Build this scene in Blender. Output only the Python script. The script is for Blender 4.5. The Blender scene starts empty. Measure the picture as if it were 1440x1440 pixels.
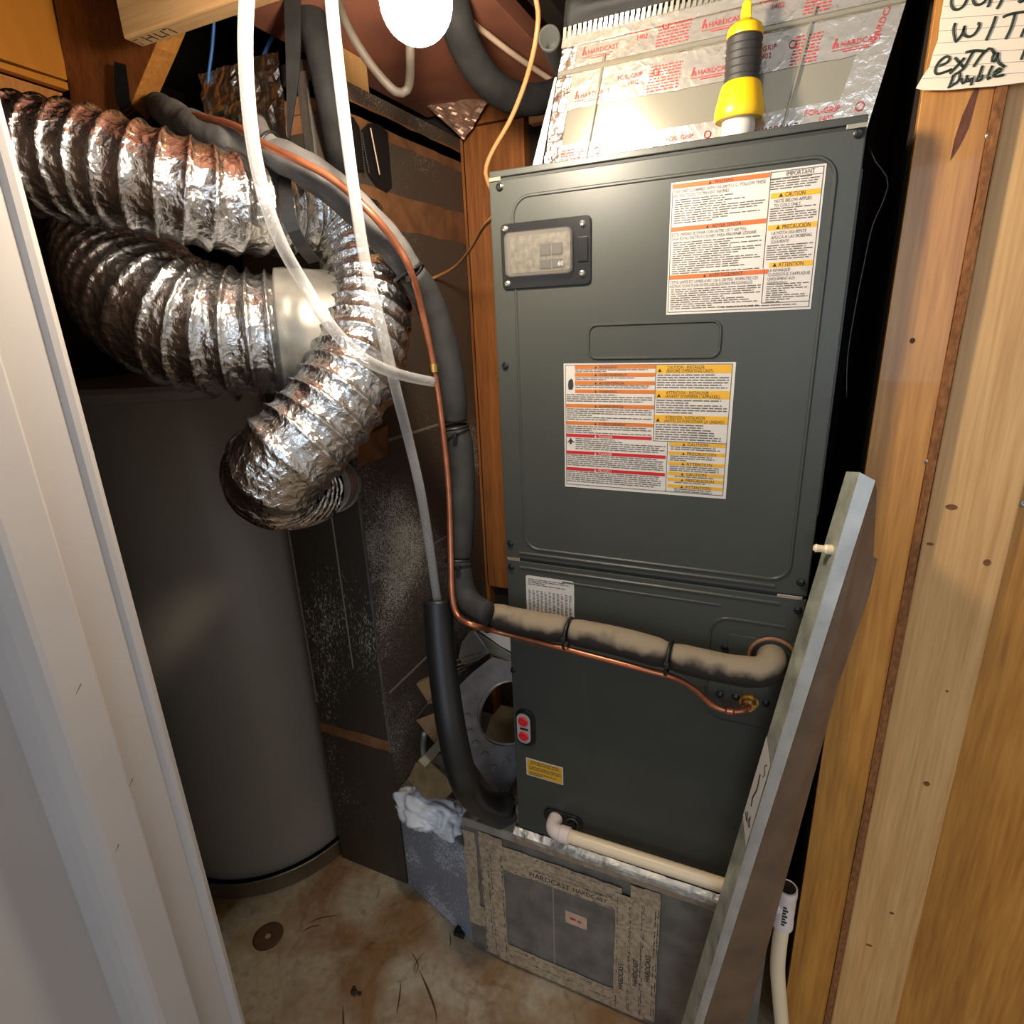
import bpy, bmesh, math, random
from mathutils import Vector, Matrix, noise
random.seed(7)
S = bpy.context.scene
COL = S.collection
# ------------------------------------------------------------------ camera, world, lights, exposure
cam_d = bpy.data.cameras.new('camera')
cam_d.sensor_width = 36.0
cam_d.lens = 825.894 / 1440 * 36.0
cam_d.clip_start = 0.02
cam = bpy.data.objects.new('camera', cam_d)
COL.objects.link(cam)
cam.matrix_world = Matrix((
    (0.91275, -0.09205, 0.39801, 0.0),
    (0.40661, 0.29872, -0.86339, 0.0),
    (-0.03942, 0.94989, 0.31008, 1.622),
    (0, 0, 0, 1)))
S.camera = cam
W = bpy.data.worlds.new('world')
S.world = W
W.use_nodes = True
W.node_tree.nodes['Background'].inputs[0].default_value = (0.98, 0.96, 0.95, 1)
W.node_tree.nodes['Background'].inputs[1].default_value = 0.46
wl = bpy.data.lights.new('window_daylight', 'AREA')
wl.shape = 'RECTANGLE'; wl.size = 1.4; wl.size_y = 1.3
wl.energy = 26.0
wl.color = (0.62, 0.79, 1.0)
wo = bpy.data.objects.new('window_daylight', wl)
COL.objects.link(wo)
wo.location = (0.5, -2.6, 1.75)
wo.rotation_euler = (Vector((-0.55, 0.8, 0.9)) - wo.location).to_track_quat('-Z', 'Y').to_euler()
S.view_settings.view_transform = 'Standard'
S.view_settings.look = 'None'
S.view_settings.gamma = 1.0
S.view_settings.use_curve_mapping = False
S.view_settings.exposure = 0.0
BULB_STRENGTH = 400.0

# ------------------------------------------------------------------ materials
MATS = {}
def new_mat(name):
    m = bpy.data.materials.new(name); m.use_nodes = True
    nt = m.node_tree
    return m, nt, nt.nodes['Principled BSDF']
def srgb(r, g, b):
    f = lambda c: (c/255/12.92) if c/255 <= 0.04045 else ((c/255+0.055)/1.055)**2.4
    return (f(r), f(g), f(b), 1)
def plain(name, col, rough=0.5, metal=0.0, spec=0.5, var=0.0, vscale=30.0, bump=0.0, bscale=200.0, coat=0.0, stretch=None, var2=None):
    m, nt, b = new_mat(name)
    b.inputs['Base Color'].default_value = col
    b.inputs['Roughness'].default_value = rough
    b.inputs['Metallic'].default_value = metal
    b.inputs['Specular IOR Level'].default_value = spec
    b.inputs['Coat Weight'].default_value = coat
    if var > 0 or bump > 0:
        tc = nt.nodes.new('ShaderNodeTexCoord')
        src = tc.outputs['Object']
        if stretch:
            mp = nt.nodes.new('ShaderNodeMapping'); mp.inputs['Scale'].default_value = stretch
            nt.links.new(src, mp.inputs[0]); src = mp.outputs[0]
    if var > 0:
        n = nt.nodes.new('ShaderNodeTexNoise'); n.inputs['Scale'].default_value = vscale; n.inputs['Detail'].default_value = 6
        nt.links.new(src, n.inputs['Vector'])
        r = nt.nodes.new('ShaderNodeValToRGB')
        lo = [c*(1-var) for c in col[:3]]+[1]; hi = [min(1, c*(1+var)) for c in col[:3]]+[1]
        if var2: hi = var2
        r.color_ramp.elements[0].position = 0.32; r.color_ramp.elements[0].color = lo
        r.color_ramp.elements[1].position = 0.68; r.color_ramp.elements[1].color = hi
        nt.links.new(n.outputs[0], r.inputs[0]); nt.links.new(r.outputs[0], b.inputs['Base Color'])
    if bump > 0:
        n2 = nt.nodes.new('ShaderNodeTexNoise'); n2.inputs['Scale'].default_value = bscale; n2.inputs['Detail'].default_value = 4
        nt.links.new(src, n2.inputs['Vector'])
        bp = nt.nodes.new('ShaderNodeBump'); bp.inputs['Strength'].default_value = bump; bp.inputs['Distance'].default_value = 0.002
        nt.links.new(n2.outputs[0], bp.inputs['Height']); nt.links.new(bp.outputs[0], b.inputs['Normal'])
    return m
def wood(name, c_lo, c_hi, scale=(55, 55, 2.6), rough=0.5, ring=2.2, knots=None, coat=0.0, vscale=1.0):
    """long grain along the axis with the small scale; broad figure plus fine fibre lines"""
    m, nt, b = new_mat(name)
    L = nt.links
    tc = nt.nodes.new('ShaderNodeTexCoord')
    mp = nt.nodes.new('ShaderNodeMapping'); mp.inputs['Scale'].default_value = scale
    L.new(tc.outputs['Object'], mp.inputs[0])
    n1 = nt.nodes.new('ShaderNodeTexNoise'); n1.inputs['Scale'].default_value = 0.35*vscale; n1.inputs['Detail'].default_value = 5; n1.inputs['Distortion'].default_value = ring
    n2 = nt.nodes.new('ShaderNodeTexNoise'); n2.inputs['Scale'].default_value = 4.0; n2.inputs['Detail'].default_value = 6
    L.new(mp.outputs[0], n1.inputs['Vector']); L.new(mp.outputs[0], n2.inputs['Vector'])
    mx = nt.nodes.new('ShaderNodeMix'); mx.inputs['Factor'].default_value = 0.45
    L.new(n1.outputs[0], mx.inputs['A']); L.new(n2.outputs[0], mx.inputs['B'])
    r = nt.nodes.new('ShaderNodeValToRGB')
    r.color_ramp.elements[0].position = 0.36; r.color_ramp.elements[0].color = c_lo
    r.color_ramp.elements[1].position = 0.62; r.color_ramp.elements[1].color = c_hi
    L.new(mx.outputs[0], r.inputs[0])
    L.new(r.outputs[0], b.inputs['Base Color'])
    b.inputs['Roughness'].default_value = rough
    b.inputs['Coat Weight'].default_value = coat
    bp = nt.nodes.new('ShaderNodeBump'); bp.inputs['Strength'].default_value = 0.25; bp.inputs['Distance'].default_value = 0.001
    L.new(n2.outputs[0], bp.inputs['Height']); L.new(bp.outputs[0], b.inputs['Normal'])
    return m
def foil_mat(name, col, rough=0.17, scale=95.0, strength=0.9, dist=0.004, tint=None, metal=1.0):
    """crumpled metal foil: creased relief from folded voronoi and noise"""
    m, nt, b = new_mat(name)
    L = nt.links
    b.inputs['Base Color'].default_value = col
    b.inputs['Metallic'].default_value = metal
    b.inputs['Roughness'].default_value = rough
    tc = nt.nodes.new('ShaderNodeTexCoord')
    wn = nt.nodes.new('ShaderNodeTexNoise'); wn.inputs['Scale'].default_value = scale*0.35; wn.inputs['Detail'].default_value = 3
    L.new(tc.outputs['Object'], wn.inputs['Vector'])
    ad = nt.nodes.new('ShaderNodeVectorMath'); ad.operation = 'MULTIPLY_ADD'
    ad.inputs[1].default_value = (0.03, 0.03, 0.03)
    L.new(wn.outputs['Color'], ad.inputs[0]); L.new(tc.outputs['Object'], ad.inputs[2])
    v = nt.nodes.new('ShaderNodeTexVoronoi'); v.inputs['Scale'].default_value = scale; v.feature = 'F1'
    L.new(ad.outputs[0], v.inputs['Vector'])
    n = nt.nodes.new('ShaderNodeTexNoise'); n.inputs['Scale'].default_value = scale*2.1; n.inputs['Detail'].default_value = 5
    L.new(ad.outputs[0], n.inputs['Vector'])
    mx = nt.nodes.new('ShaderNodeMix'); mx.inputs['Factor'].default_value = 0.48
    L.new(v.outputs['Distance'], mx.inputs['A']); L.new(n.outputs[0], mx.inputs['B'])
    bp = nt.nodes.new('ShaderNodeBump'); bp.inputs['Strength'].default_value = strength; bp.inputs['Distance'].default_value = dist
    L.new(mx.outputs[0], bp.inputs['Height']); L.new(bp.outputs[0], b.inputs['Normal'])
    if tint:
        r = nt.nodes.new('ShaderNodeValToRGB')
        r.color_ramp.elements[0].position = 0.35; r.color_ramp.elements[0].color = tint
        r.color_ramp.elements[1].position = 0.6; r.color_ramp.elements[1].color = col
        L.new(n.outputs[0], r.inputs[0]); L.new(r.outputs[0], b.inputs['Base Color'])
    return m
def speckle_mat(name, base, speck, scale=320.0, amount=0.45, patch=3.0, rough=0.5, metal=0.3, streak=(1, 1, 0.6), spot=None):
    """dark sheet metal with pale dust specks gathered in patches"""
    m, nt, b = new_mat(name)
    L = nt.links
    tc = nt.nodes.new('ShaderNodeTexCoord')
    mp = nt.nodes.new('ShaderNodeMapping'); mp.inputs['Scale'].default_value = streak
    L.new(tc.outputs['Object'], mp.inputs[0])
    n1 = nt.nodes.new('ShaderNodeTexNoise'); n1.inputs['Scale'].default_value = scale; n1.inputs['Detail'].default_value = 3
    n2 = nt.nodes.new('ShaderNodeTexNoise'); n2.inputs['Scale'].default_value = patch; n2.inputs['Detail'].default_value = 4
    L.new(mp.outputs[0], n1.inputs['Vector']); L.new(mp.outputs[0], n2.inputs['Vector'])
    r2 = nt.nodes.new('ShaderNodeMapRange'); r2.inputs['From Min'].default_value = 0.40; r2.inputs['From Max'].default_value = 0.68
    r2.inputs['To Min'].default_value = -0.16; r2.inputs['To Max'].default_value = 0.13
    L.new(n2.outputs[0], r2.inputs['Value'])
    a = nt.nodes.new('ShaderNodeMath'); a.operation = 'ADD'
    L.new(n1.outputs[0], a.inputs[0]); L.new(r2.outputs[0], a.inputs[1])
    if spot:
        sc, ce_, am = spot
        m2 = nt.nodes.new('ShaderNodeMapping'); m2.inputs['Scale'].default_value = sc; m2.inputs['Location'].default_value = [-a_*b_ for a_, b_ in zip(sc, ce_)]
        L.new(tc.outputs['Object'], m2.inputs[0])
        ln = nt.nodes.new('ShaderNodeVectorMath'); ln.operation = 'LENGTH'; L.new(m2.outputs[0], ln.inputs[0])
        mr = nt.nodes.new('ShaderNodeMapRange'); mr.inputs['From Min'].default_value = 0.0; mr.inputs['From Max'].default_value = 1.0
        mr.inputs['To Min'].default_value = am; mr.inputs['To Max'].default_value = -0.06
        L.new(ln.outputs['Value'], mr.inputs['Value'])
        a0 = a; a = nt.nodes.new('ShaderNodeMath'); a.operation = 'ADD'
        L.new(a0.outputs[0], a.inputs[0]); L.new(mr.outputs[0], a.inputs[1])
    cr = nt.nodes.new('ShaderNodeValToRGB')
    cr.color_ramp.elements[0].position = 1-amount-0.04; cr.color_ramp.elements[0].color = base
    cr.color_ramp.elements[1].position = 1-amount+0.12; cr.color_ramp.elements[1].color = speck
    L.new(a.outputs[0], cr.inputs[0]); L.new(cr.outputs[0], b.inputs['Base Color'])
    b.inputs['Roughness'].default_value = rough; b.inputs['Metallic'].default_value = metal
    return m
def clear_mat(name):
    m = bpy.data.materials.new(name); m.use_nodes = True
    nt = m.node_tree; nt.nodes.clear(); L = nt.links
    out = nt.nodes.new('ShaderNodeOutputMaterial')
    pr = nt.nodes.new('ShaderNodeBsdfPrincipled')
    pr.inputs['Base Color'].default_value = (0.62, 0.61, 0.60, 1); pr.inputs['Roughness'].default_value = 0.22
    tr = nt.nodes.new('ShaderNodeBsdfTransparent'); tr.inputs[0].default_value = (0.93, 0.93, 0.93, 1)
    lw = nt.nodes.new('ShaderNodeLayerWeight'); lw.inputs['Blend'].default_value = 0.45
    mr = nt.nodes.new('ShaderNodeMapRange'); mr.inputs['To Min'].default_value = 0.20; mr.inputs['To Max'].default_value = 0.62
    L.new(lw.outputs['Facing'], mr.inputs['Value'])
    mx = nt.nodes.new('ShaderNodeMixShader')
    L.new(mr.outputs[0], mx.inputs[0]); L.new(tr.outputs[0], mx.inputs[1]); L.new(pr.outputs[0], mx.inputs[2])
    L.new(mx.outputs[0], out.inputs[0])
    return m
def emit_mat(name, col, strength):
    m = bpy.data.materials.new(name); m.use_nodes = True
    nt = m.node_tree; nt.nodes.clear()
    out = nt.nodes.new('ShaderNodeOutputMaterial'); e = nt.nodes.new('ShaderNodeEmission')
    e.inputs[0].default_value = col; e.inputs[1].default_value = strength
    nt.links.new(e.outputs[0], out.inputs[0])
    return m
def floor_mat():
    m, nt, b = new_mat('stained_concrete'); L = nt.links
    tc = nt.nodes.new('ShaderNodeTexCoord')
    n1 = nt.nodes.new('ShaderNodeTexNoise'); n1.inputs['Scale'].default_value = 5.0; n1.inputs['Detail'].default_value = 5; n1.inputs['Distortion'].default_value = 0.6
    n2 = nt.nodes.new('ShaderNodeTexNoise'); n2.inputs['Scale'].default_value = 60.0; n2.inputs['Detail'].default_value = 8
    n3 = nt.nodes.new('ShaderNodeTexNoise'); n3.inputs['Scale'].default_value = 13.0; n3.inputs['Detail'].default_value = 7; n3.inputs['Distortion'].default_value = 2.0
    for n in (n1, n2, n3): L.new(tc.outputs['Object'], n.inputs['Vector'])
    r1 = nt.nodes.new('ShaderNodeValToRGB')
    r1.color_ramp.elements[0].position = 0.40; r1.color_ramp.elements[0].color = srgb(146, 108, 70)
    r1.color_ramp.elements[1].position = 0.60; r1.color_ramp.elements[1].color = srgb(182, 166, 138)
    L.new(n1.outputs[0], r1.inputs[0])
    r2 = nt.nodes.new('ShaderNodeValToRGB')
    r2.color_ramp.elements[0].position = 0.3; r2.color_ramp.elements[0].color = (0.78, 0.78, 0.78, 1)
    r2.color_ramp.elements[1].position = 0.65; r2.color_ramp.elements[1].color = (1, 1, 1, 1)
    L.new(n2.outputs[0], r2.inputs[0])
    r3 = nt.nodes.new('ShaderNodeValToRGB')
    r3.color_ramp.elements[0].position = 0.30; r3.color_ramp.elements[0].color = (0.45, 0.38, 0.31, 1)
    r3.color_ramp.elements[1].position = 0.42; r3.color_ramp.elements[1].color = (1, 1, 1, 1)
    L.new(n3.outputs[0], r3.inputs[0])
    m1 = nt.nodes.new('ShaderNodeMix'); m1.data_type = 'RGBA'; m1.blend_type = 'MULTIPLY'; m1.inputs[0].default_value = 1
    L.new(r1.outputs[0], m1.inputs[6]); L.new(r2.outputs[0], m1.inputs[7])
    m2 = nt.nodes.new('ShaderNodeMix'); m2.data_type = 'RGBA'; m2.blend_type = 'MULTIPLY'; m2.inputs[0].default_value = 0.5
    L.new(m1.outputs[2], m2.inputs[6]); L.new(r3.outputs[0], m2.inputs[7])
    L.new(m2.outputs[2], b.inputs['Base Color'])
    b.inputs['Roughness'].default_value = 0.55
    bp = nt.nodes.new('ShaderNodeBump'); bp.inputs['Strength'].default_value = 0.25; bp.inputs['Distance'].default_value = 0.002
    L.new(n2.outputs[0], bp.inputs['Height']); L.new(bp.outputs[0], b.inputs['Normal'])
    return m

M = dict(
    floor=floor_mat(),
    white_paint=plain('white_gloss_paint', srgb(174, 168, 164), 0.22, spec=0.5, var=0.03, vscale=6),
    cabinet=plain('charcoal_cabinet_paint', srgb(60, 62, 57), 0.40, spec=0.38, bump=0.05, bscale=900, var=0.05, vscale=8),
    cabinet_dark=plain('charcoal_gap_shade', srgb(34, 34, 32), 0.6),  # shadow in the panel gaps put into a darker cabinet colour
    tank=plain('grey_tank_enamel', srgb(150, 146, 136), 0.36, spec=0.45, var=0.04, vscale=3),
    pan=plain('drain_pan_metal', srgb(126, 116, 100), 0.42, 0.6, var=0.15, vscale=14),
    foil=foil_mat('crumpled_foil', (0.70, 0.69, 0.67, 1), 0.18, 62, 0.9, 0.006),
    foil2=foil_mat('crumpled_foil_duct', (0.70, 0.69, 0.67, 1), 0.19, 56, 0.9, 0.006),
    foil_tape=foil_mat('smooth_foil_tape', (0.58, 0.56, 0.52, 1), 0.46, 34, 0.7, 0.006),
    foil_dark=foil_mat('dull_foil_wrap', (0.50, 0.44, 0.37, 1), 0.3, 22, 0.9, 0.012),
    wrap_brown=foil_mat('brown_crumpled_wrap', (0.42, 0.25, 0.17, 1), 0.35, 24, 0.7, 0.008, metal=0.45),
    galv=plain('galvanised_sheet', srgb(170, 168, 162), 0.42, 0.55, var=0.16, vscale=20, bump=0.06, bscale=30),
    galv_bright=plain('bright_galvanised_sheet', srgb(186, 178, 158), 0.14, 0.72, var=0.05, vscale=7, bump=0.04, bscale=14),
    galv_dark=plain('dull_galvanised_sheet', srgb(128, 125, 118), 0.5, 0.5, var=0.28, vscale=16, bump=0.05, bscale=60),
    galv_brown=plain('wood_reflection_web', srgb(122, 102, 84), 0.45, 0.4, var=0.22, vscale=14, bump=0.04, bscale=50),  # reflected brown wood painted into the web facing away from the bulb
    galv_blotch=plain('blotched_galvanised_channel', srgb(158, 161, 146), 0.42, 0.3, var=0.35, vscale=26, bump=0.03, bscale=60),
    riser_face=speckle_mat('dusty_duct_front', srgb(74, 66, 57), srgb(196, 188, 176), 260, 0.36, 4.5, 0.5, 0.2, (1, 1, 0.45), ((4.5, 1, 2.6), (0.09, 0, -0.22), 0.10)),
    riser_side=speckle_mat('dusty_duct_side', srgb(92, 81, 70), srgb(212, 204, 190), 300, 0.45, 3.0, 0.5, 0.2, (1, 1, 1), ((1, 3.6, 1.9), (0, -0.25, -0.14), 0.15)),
    boot=speckle_mat('dusty_daylit_boot', srgb(150, 158, 172), srgb(214, 222, 234), 160, 0.52, 7, 0.4, 0.4, (1, 1, 1)),  # blue daylight reflection painted into base and speck colours
    dust_line=plain('dusty_seam', srgb(150, 140, 128), 0.8),
    kraft=plain('brown_duct_tape', srgb(134, 92, 60), 0.55, var=0.28, vscale=22, bump=0.15, bscale=90),
    tape=foil_mat('aged_foil_tape', (0.62, 0.54, 0.42, 1), 0.28, 45, 0.7, 0.004, (0.44, 0.35, 0.24, 1), metal=0.5),
    tape_new=foil_mat('printed_foil_tape', (0.60, 0.54, 0.46, 1), 0.20, 60, 0.4, 0.003, metal=0.75),
    tape_pink=plain('tape_print_tint', srgb(206, 160, 140), 0.4, 0.5, var=0.25, vscale=40),
    sticker=plain('worn_cream_sticker', srgb(196, 166, 142), 0.6, var=0.15, vscale=60),
    red_ink=plain('red_ink', srgb(186, 44, 44), 0.5),
    black_ink=plain('black_ink', srgb(40, 38, 38), 0.6),
    dark_ink=plain('grey_print', srgb(92, 86, 82), 0.7),
    label=plain('white_label_stock', srgb(194, 188, 180), 0.45),
    orange=plain('orange_label_ink', srgb(184, 92, 34), 0.5),
    orange2=plain('amber_label_ink', srgb(184, 104, 38), 0.5),
    yellow=plain('yellow_label_ink', srgb(206, 156, 30), 0.5),
    red_lab=plain('red_label_ink', srgb(176, 24, 26), 0.5),
    foam=plain('black_foam_rubber', srgb(46, 45, 44), 0.75, spec=0.3, bump=0.3, bscale=260, var=0.3, vscale=26),
    foam_dusty=plain('dusty_foam_rubber', srgb(60, 54, 48), 0.85, spec=0.2, bump=0.3, bscale=240, var=0.45, vscale=17, var2=srgb(128, 116, 98)),
    foam_grey=plain('grey_faded_foam', srgb(86, 84, 82), 0.85, spec=0.2, bump=0.3, bscale=240, var=0.3, vscale=22),
    black=plain('black_plastic', srgb(26, 26, 26), 0.45),
    black_gloss=plain('black_gloss_plastic', srgb(24, 24, 24), 0.22),
    copper=plain('copper_tube', srgb(172, 106, 76), 0.34, 0.75, var=0.25, vscale=26),
    brass=plain('brass_fitting', srgb(206, 164, 96), 0.3, 0.95),
    pvc=plain('cream_pvc', srgb(236, 214, 178), 0.35, var=0.03, vscale=10),
    pvc_fit=plain('white_pvc_fitting', srgb(224, 208, 200), 0.35),
    clear=clear_mat('clear_vinyl_tube'),
    screw=plain('screw_metal', srgb(170, 166, 156), 0.28, 0.9),
    screw_dark=plain('dark_screw', srgb(52, 52, 50), 0.3, 0.7),
    ply=wood('varnished_plywood', srgb(158, 102, 38), srgb(198, 140, 62), (38, 38, 2.2), 0.42, 1.6, coat=0.15),
    ply_dark=wood('stained_board', srgb(132, 78, 34), srgb(184, 114, 56), (44, 44, 2.4), 0.45, 1.8, coat=0.1),
    ply_orange=wood('orange_panel', srgb(192, 120, 34), srgb(208, 134, 44), (10, 10, 2), 0.5, 0.6),
    stringer=wood('fir_stringer', srgb(98, 52, 24), srgb(148, 86, 42), (62, 40, 12), 0.5, 1.0),
    stringer_edge=wood('fir_edge', srgb(168, 104, 44), srgb(206, 142, 72), (30, 30, 6), 0.5, 1.0),  # paler fir carrying the bulb light on the stringer edge; also used on a rail
    pine=wood('pine_stud', srgb(196, 146, 88), srgb(220, 176, 116), (52, 52, 2.0), 0.5, 2.4),
    pine_x=wood('pine_beam', srgb(204, 158, 104), srgb(228, 188, 136), (2.2, 52, 52), 0.5, 2.0),
    rawedge=plain('raw_ply_edge', srgb(132, 84, 44), 0.85, var=0.35, vscale=160, bump=0.6, bscale=260, stretch=(1, 1, 0.5)),
    knot=plain('pine_knot', srgb(120, 70, 34), 0.6, var=0.4, vscale=120),
    bark=plain('dark_bark_streak', srgb(96, 54, 38), 0.8, var=0.4, vscale=150, stretch=(1, 1, 0.3)),
    ceiling=plain('brown_ceiling_board', srgb(158, 100, 78), 0.6, var=0.25, vscale=7, bump=0.1, bscale=40),
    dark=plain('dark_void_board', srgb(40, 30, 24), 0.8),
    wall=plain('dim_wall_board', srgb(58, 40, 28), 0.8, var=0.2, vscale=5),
    yellow_plastic=plain('yellow_plastic', srgb(244, 190, 22), 0.35),
    grip=plain('black_rubber_grip', srgb(42, 40, 38), 0.6, bump=0.1, bscale=300),
    lens=plain('clear_lens', srgb(220, 216, 206), 0.12, 0.2),
    paper=plain('cream_notepaper', srgb(240, 222, 198), 0.7),
    rule=plain('paper_rule', srgb(160, 146, 142), 0.7),
    ink=plain('dark_green_marker', srgb(34, 48, 32), 0.5),
    blue=plain('blue_cable', srgb(52, 108, 178), 0.4),
    tan=plain('tan_cable', srgb(186, 132, 84), 0.45),
    pale=plain('pale_cable', srgb(206, 178, 152), 0.5),
    greypipe=plain('grey_pipe', srgb(112, 112, 108), 0.5),
    canvas=plain('black_duct_canvas', srgb(22, 20, 19), 0.7, bump=0.5, bscale=60, var=0.2, vscale=30),
    greycable=plain('dusty_grey_cable', srgb(92, 83, 72), 0.6, var=0.2, vscale=30),
    card=plain('cardboard', srgb(150, 118, 82), 0.8, var=0.15, vscale=25),
    pleat=plain('filter_pleats', srgb(126, 110, 88), 0.9, var=0.2, vscale=50),
    brownplate=plain('brown_plate', srgb(122, 102, 70), 0.6, var=0.18, vscale=30),
    cast=plain('grey_cast_flange', srgb(132, 128, 130), 0.5, 0.5, var=0.22, vscale=26),
    bag=plain('white_plastic_bag', srgb(206, 208, 214), 0.32, var=0.06, vscale=20),
    redplug=plain('red_plug', srgb(206, 32, 40), 0.4),
    greyplug=plain('grey_plug', srgb(158, 150, 148), 0.5),
    bulb=emit_mat('lit_bulb', (1.0, 0.86, 0.68, 1), BULB_STRENGTH),
    porcelain=plain('white_porcelain', srgb(220, 216, 206), 0.3),
    rust=plain('rust_stain', srgb(84, 56, 32), 0.8, var=0.2, vscale=40),
    debris=plain('dark_debris', srgb(52, 36, 24), 0.8),
    bluepl=plain('blue_plastic', srgb(24, 40, 110), 0.4),
    gauge=plain('breaker_body', srgb(78, 72, 62), 0.5, var=0.6, vscale=110),
)
def window_clear():
    m, nt, b = new_mat('clear_breaker_cover')
    b.inputs['Base Color'].default_value = (0.30, 0.28, 0.24, 1); b.inputs['Roughness'].default_value = 0.12
    b.inputs['Alpha'].default_value = 0.22
    return m
M['cover'] = window_clear()
def dusty_foam():
    m, nt, b = new_mat('dusty_foam_pipe'); L = nt.links
    g = nt.nodes.new('ShaderNodeNewGeometry'); sx = nt.nodes.new('ShaderNodeSeparateXYZ'); L.new(g.outputs['Normal'], sx.inputs[0])
    tc = nt.nodes.new('ShaderNodeTexCoord'); n = nt.nodes.new('ShaderNodeTexNoise'); n.inputs['Scale'].default_value = 26; n.inputs['Detail'].default_value = 6
    L.new(tc.outputs['Object'], n.inputs['Vector'])
    mr = nt.nodes.new('ShaderNodeMapRange'); mr.inputs['From Min'].default_value = -0.35; mr.inputs['From Max'].default_value = 0.85; mr.inputs['To Min'].default_value = -0.35; mr.inputs['To Max'].default_value = 0.35
    L.new(sx.outputs['Z'], mr.inputs['Value'])
    a = nt.nodes.new('ShaderNodeMath'); a.operation = 'ADD'; L.new(mr.outputs[0], a.inputs[0]); L.new(n.outputs[0], a.inputs[1])
    r = nt.nodes.new('ShaderNodeValToRGB'); r.color_ramp.elements[0].position = 0.38; r.color_ramp.elements[0].color = srgb(44, 40, 36)
    r.color_ramp.elements[1].position = 0.80; r.color_ramp.elements[1].color = srgb(140, 126, 106)
    L.new(a.outputs[0], r.inputs[0]); L.new(r.outputs[0], b.inputs['Base Color']); b.inputs['Roughness'].default_value = 0.85; b.inputs['Specular IOR Level'].default_value = 0.2
    return m
M['foam_dusty'] = dusty_foam()

# ------------------------------------------------------------------ object helpers
WL = {}
def link(name, verts, faces, mat=None, parent=None, smooth=False, label=None, cat=None, group=None, kind=None, base=False, recalc=True):
    vs = [Vector(v) for v in verts]
    lo = Vector([min(v[i] for v in vs) for i in range(3)]); hi = Vector([max(v[i] for v in vs) for i in range(3)])
    c = (lo+hi)/2
    if base: c.z = lo.z
    me = bpy.data.meshes.new(name)
    me.from_pydata([tuple(v-c) for v in vs], [], faces)
    if recalc:
        bm = bmesh.new(); bm.from_mesh(me); bmesh.ops.recalc_face_normals(bm, faces=bm.faces); bm.to_mesh(me); bm.free()
    if smooth:
        me.polygons.foreach_set('use_smooth', [True]*len(me.polygons))
    me.update()
    o = bpy.data.objects.new(name, me); COL.objects.link(o)
    if mat: me.materials.append(M[mat] if isinstance(mat, str) else mat)
    place(o, c, parent)
    tag(o, label, cat, group, kind)
    return o
def place(o, c, parent):
    if parent is not None:
        o.parent = parent; o.location = c - WL[parent.name]
    else:
        o.location = c
    WL[o.name] = c.copy()
def tag(o, label=None, cat=None, group=None, kind=None):
    if label: o['label'] = label
    if cat: o['category'] = cat
    if group: o['group'] = group
    if kind: o['kind'] = kind
    return o
def empty(name, loc, label=None, cat=None, group=None, kind=None, parent=None):
    o = bpy.data.objects.new(name, None); COL.objects.link(o)
    o.empty_display_size = 0.05
    place(o, Vector(loc), parent)
    return tag(o, label, cat, group, kind)
def bevel(o, w, seg=2):
    md = o.modifiers.new('bevel', 'BEVEL'); md.width = w; md.segments = seg; md.limit_method = 'ANGLE'; md.angle_limit = math.radians(40)
    return o
BOXF = [(0, 1, 3, 2), (4, 6, 7, 5), (0, 4, 5, 1), (2, 3, 7, 6), (0, 2, 6, 4), (1, 5, 7, 3)]
def box(name, lo, hi, mat, parent=None, bev=0.0, **k):
    v = [(x, y, z) for x in (lo[0], hi[0]) for y in (lo[1], hi[1]) for z in (lo[2], hi[2])]
    o = link(name, v, BOXF, mat, parent, **k)
    if bev: bevel(o, bev)
    return o
def prism(name, pts, d, mat, parent=None, bev=0.0, **k):
    """closed outline pts swept by the vector d"""
    d = Vector(d); n = len(pts)
    a = [Vector(p) for p in pts]; b = [p+d for p in a]
    f = [tuple(range(n)), tuple(range(2*n-1, n-1, -1))] + [(i, (i+1) % n, n+(i+1) % n, n+i) for i in range(n)]
    o = link(name, a+b, f, mat, parent, **k)
    if bev: bevel(o, bev)
    return o
def spline(pts, step=0.01):
    """Catmull-Rom through pts, resampled by arc length; extra values after xyz are interpolated too"""
    P = [tuple(p) for p in pts]
    P = [tuple(2*a-b for a, b in zip(P[0], P[1]))]+P+[tuple(2*a-b for a, b in zip(P[-1], P[-2]))]
    raw = []
    for i in range(1, len(P)-2):
        p0, p1, p2, p3 = P[i-1:i+3]
        for k in range(24):
            t = k/24
            raw.append(tuple(0.5*(2*b+(c-a)*t+(2*a-5*b+4*c-d)*t*t+(3*b-a-3*c+d)*t**3) for a, b, c, d in zip(p0, p1, p2, p3)))
    raw.append(P[-2])
    L = [0]
    for a, b in zip(raw, raw[1:]): L.append(L[-1]+math.dist(a[:3], b[:3]))
    n = max(2, int(L[-1]/step)); out = []; j = 0
    for i in range(n+1):
        s = L[-1]*i/n
        while j < len(L)-2 and L[j+1] < s: j += 1
        t = (s-L[j])/max(1e-9, L[j+1]-L[j])
        out.append(tuple(a+(b-a)*min(1, t) for a, b in zip(raw[j], raw[j+1])))
    return out, L[-1]
def frames(C):
    T = []
    for i in range(len(C)):
        t = C[min(i+1, len(C)-1)]-C[max(i-1, 0)]; T.append(t.normalized())
    up = Vector((0, 0, 1)) if abs(T[0].z) < 0.9 else Vector((1, 0, 0))
    u = (up-T[0]*up.dot(T[0])).normalized(); F = []
    for t in T:
        u = (u-t*u.dot(t)).normalized(); F.append((u, t.cross(u)))
    return F
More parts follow.
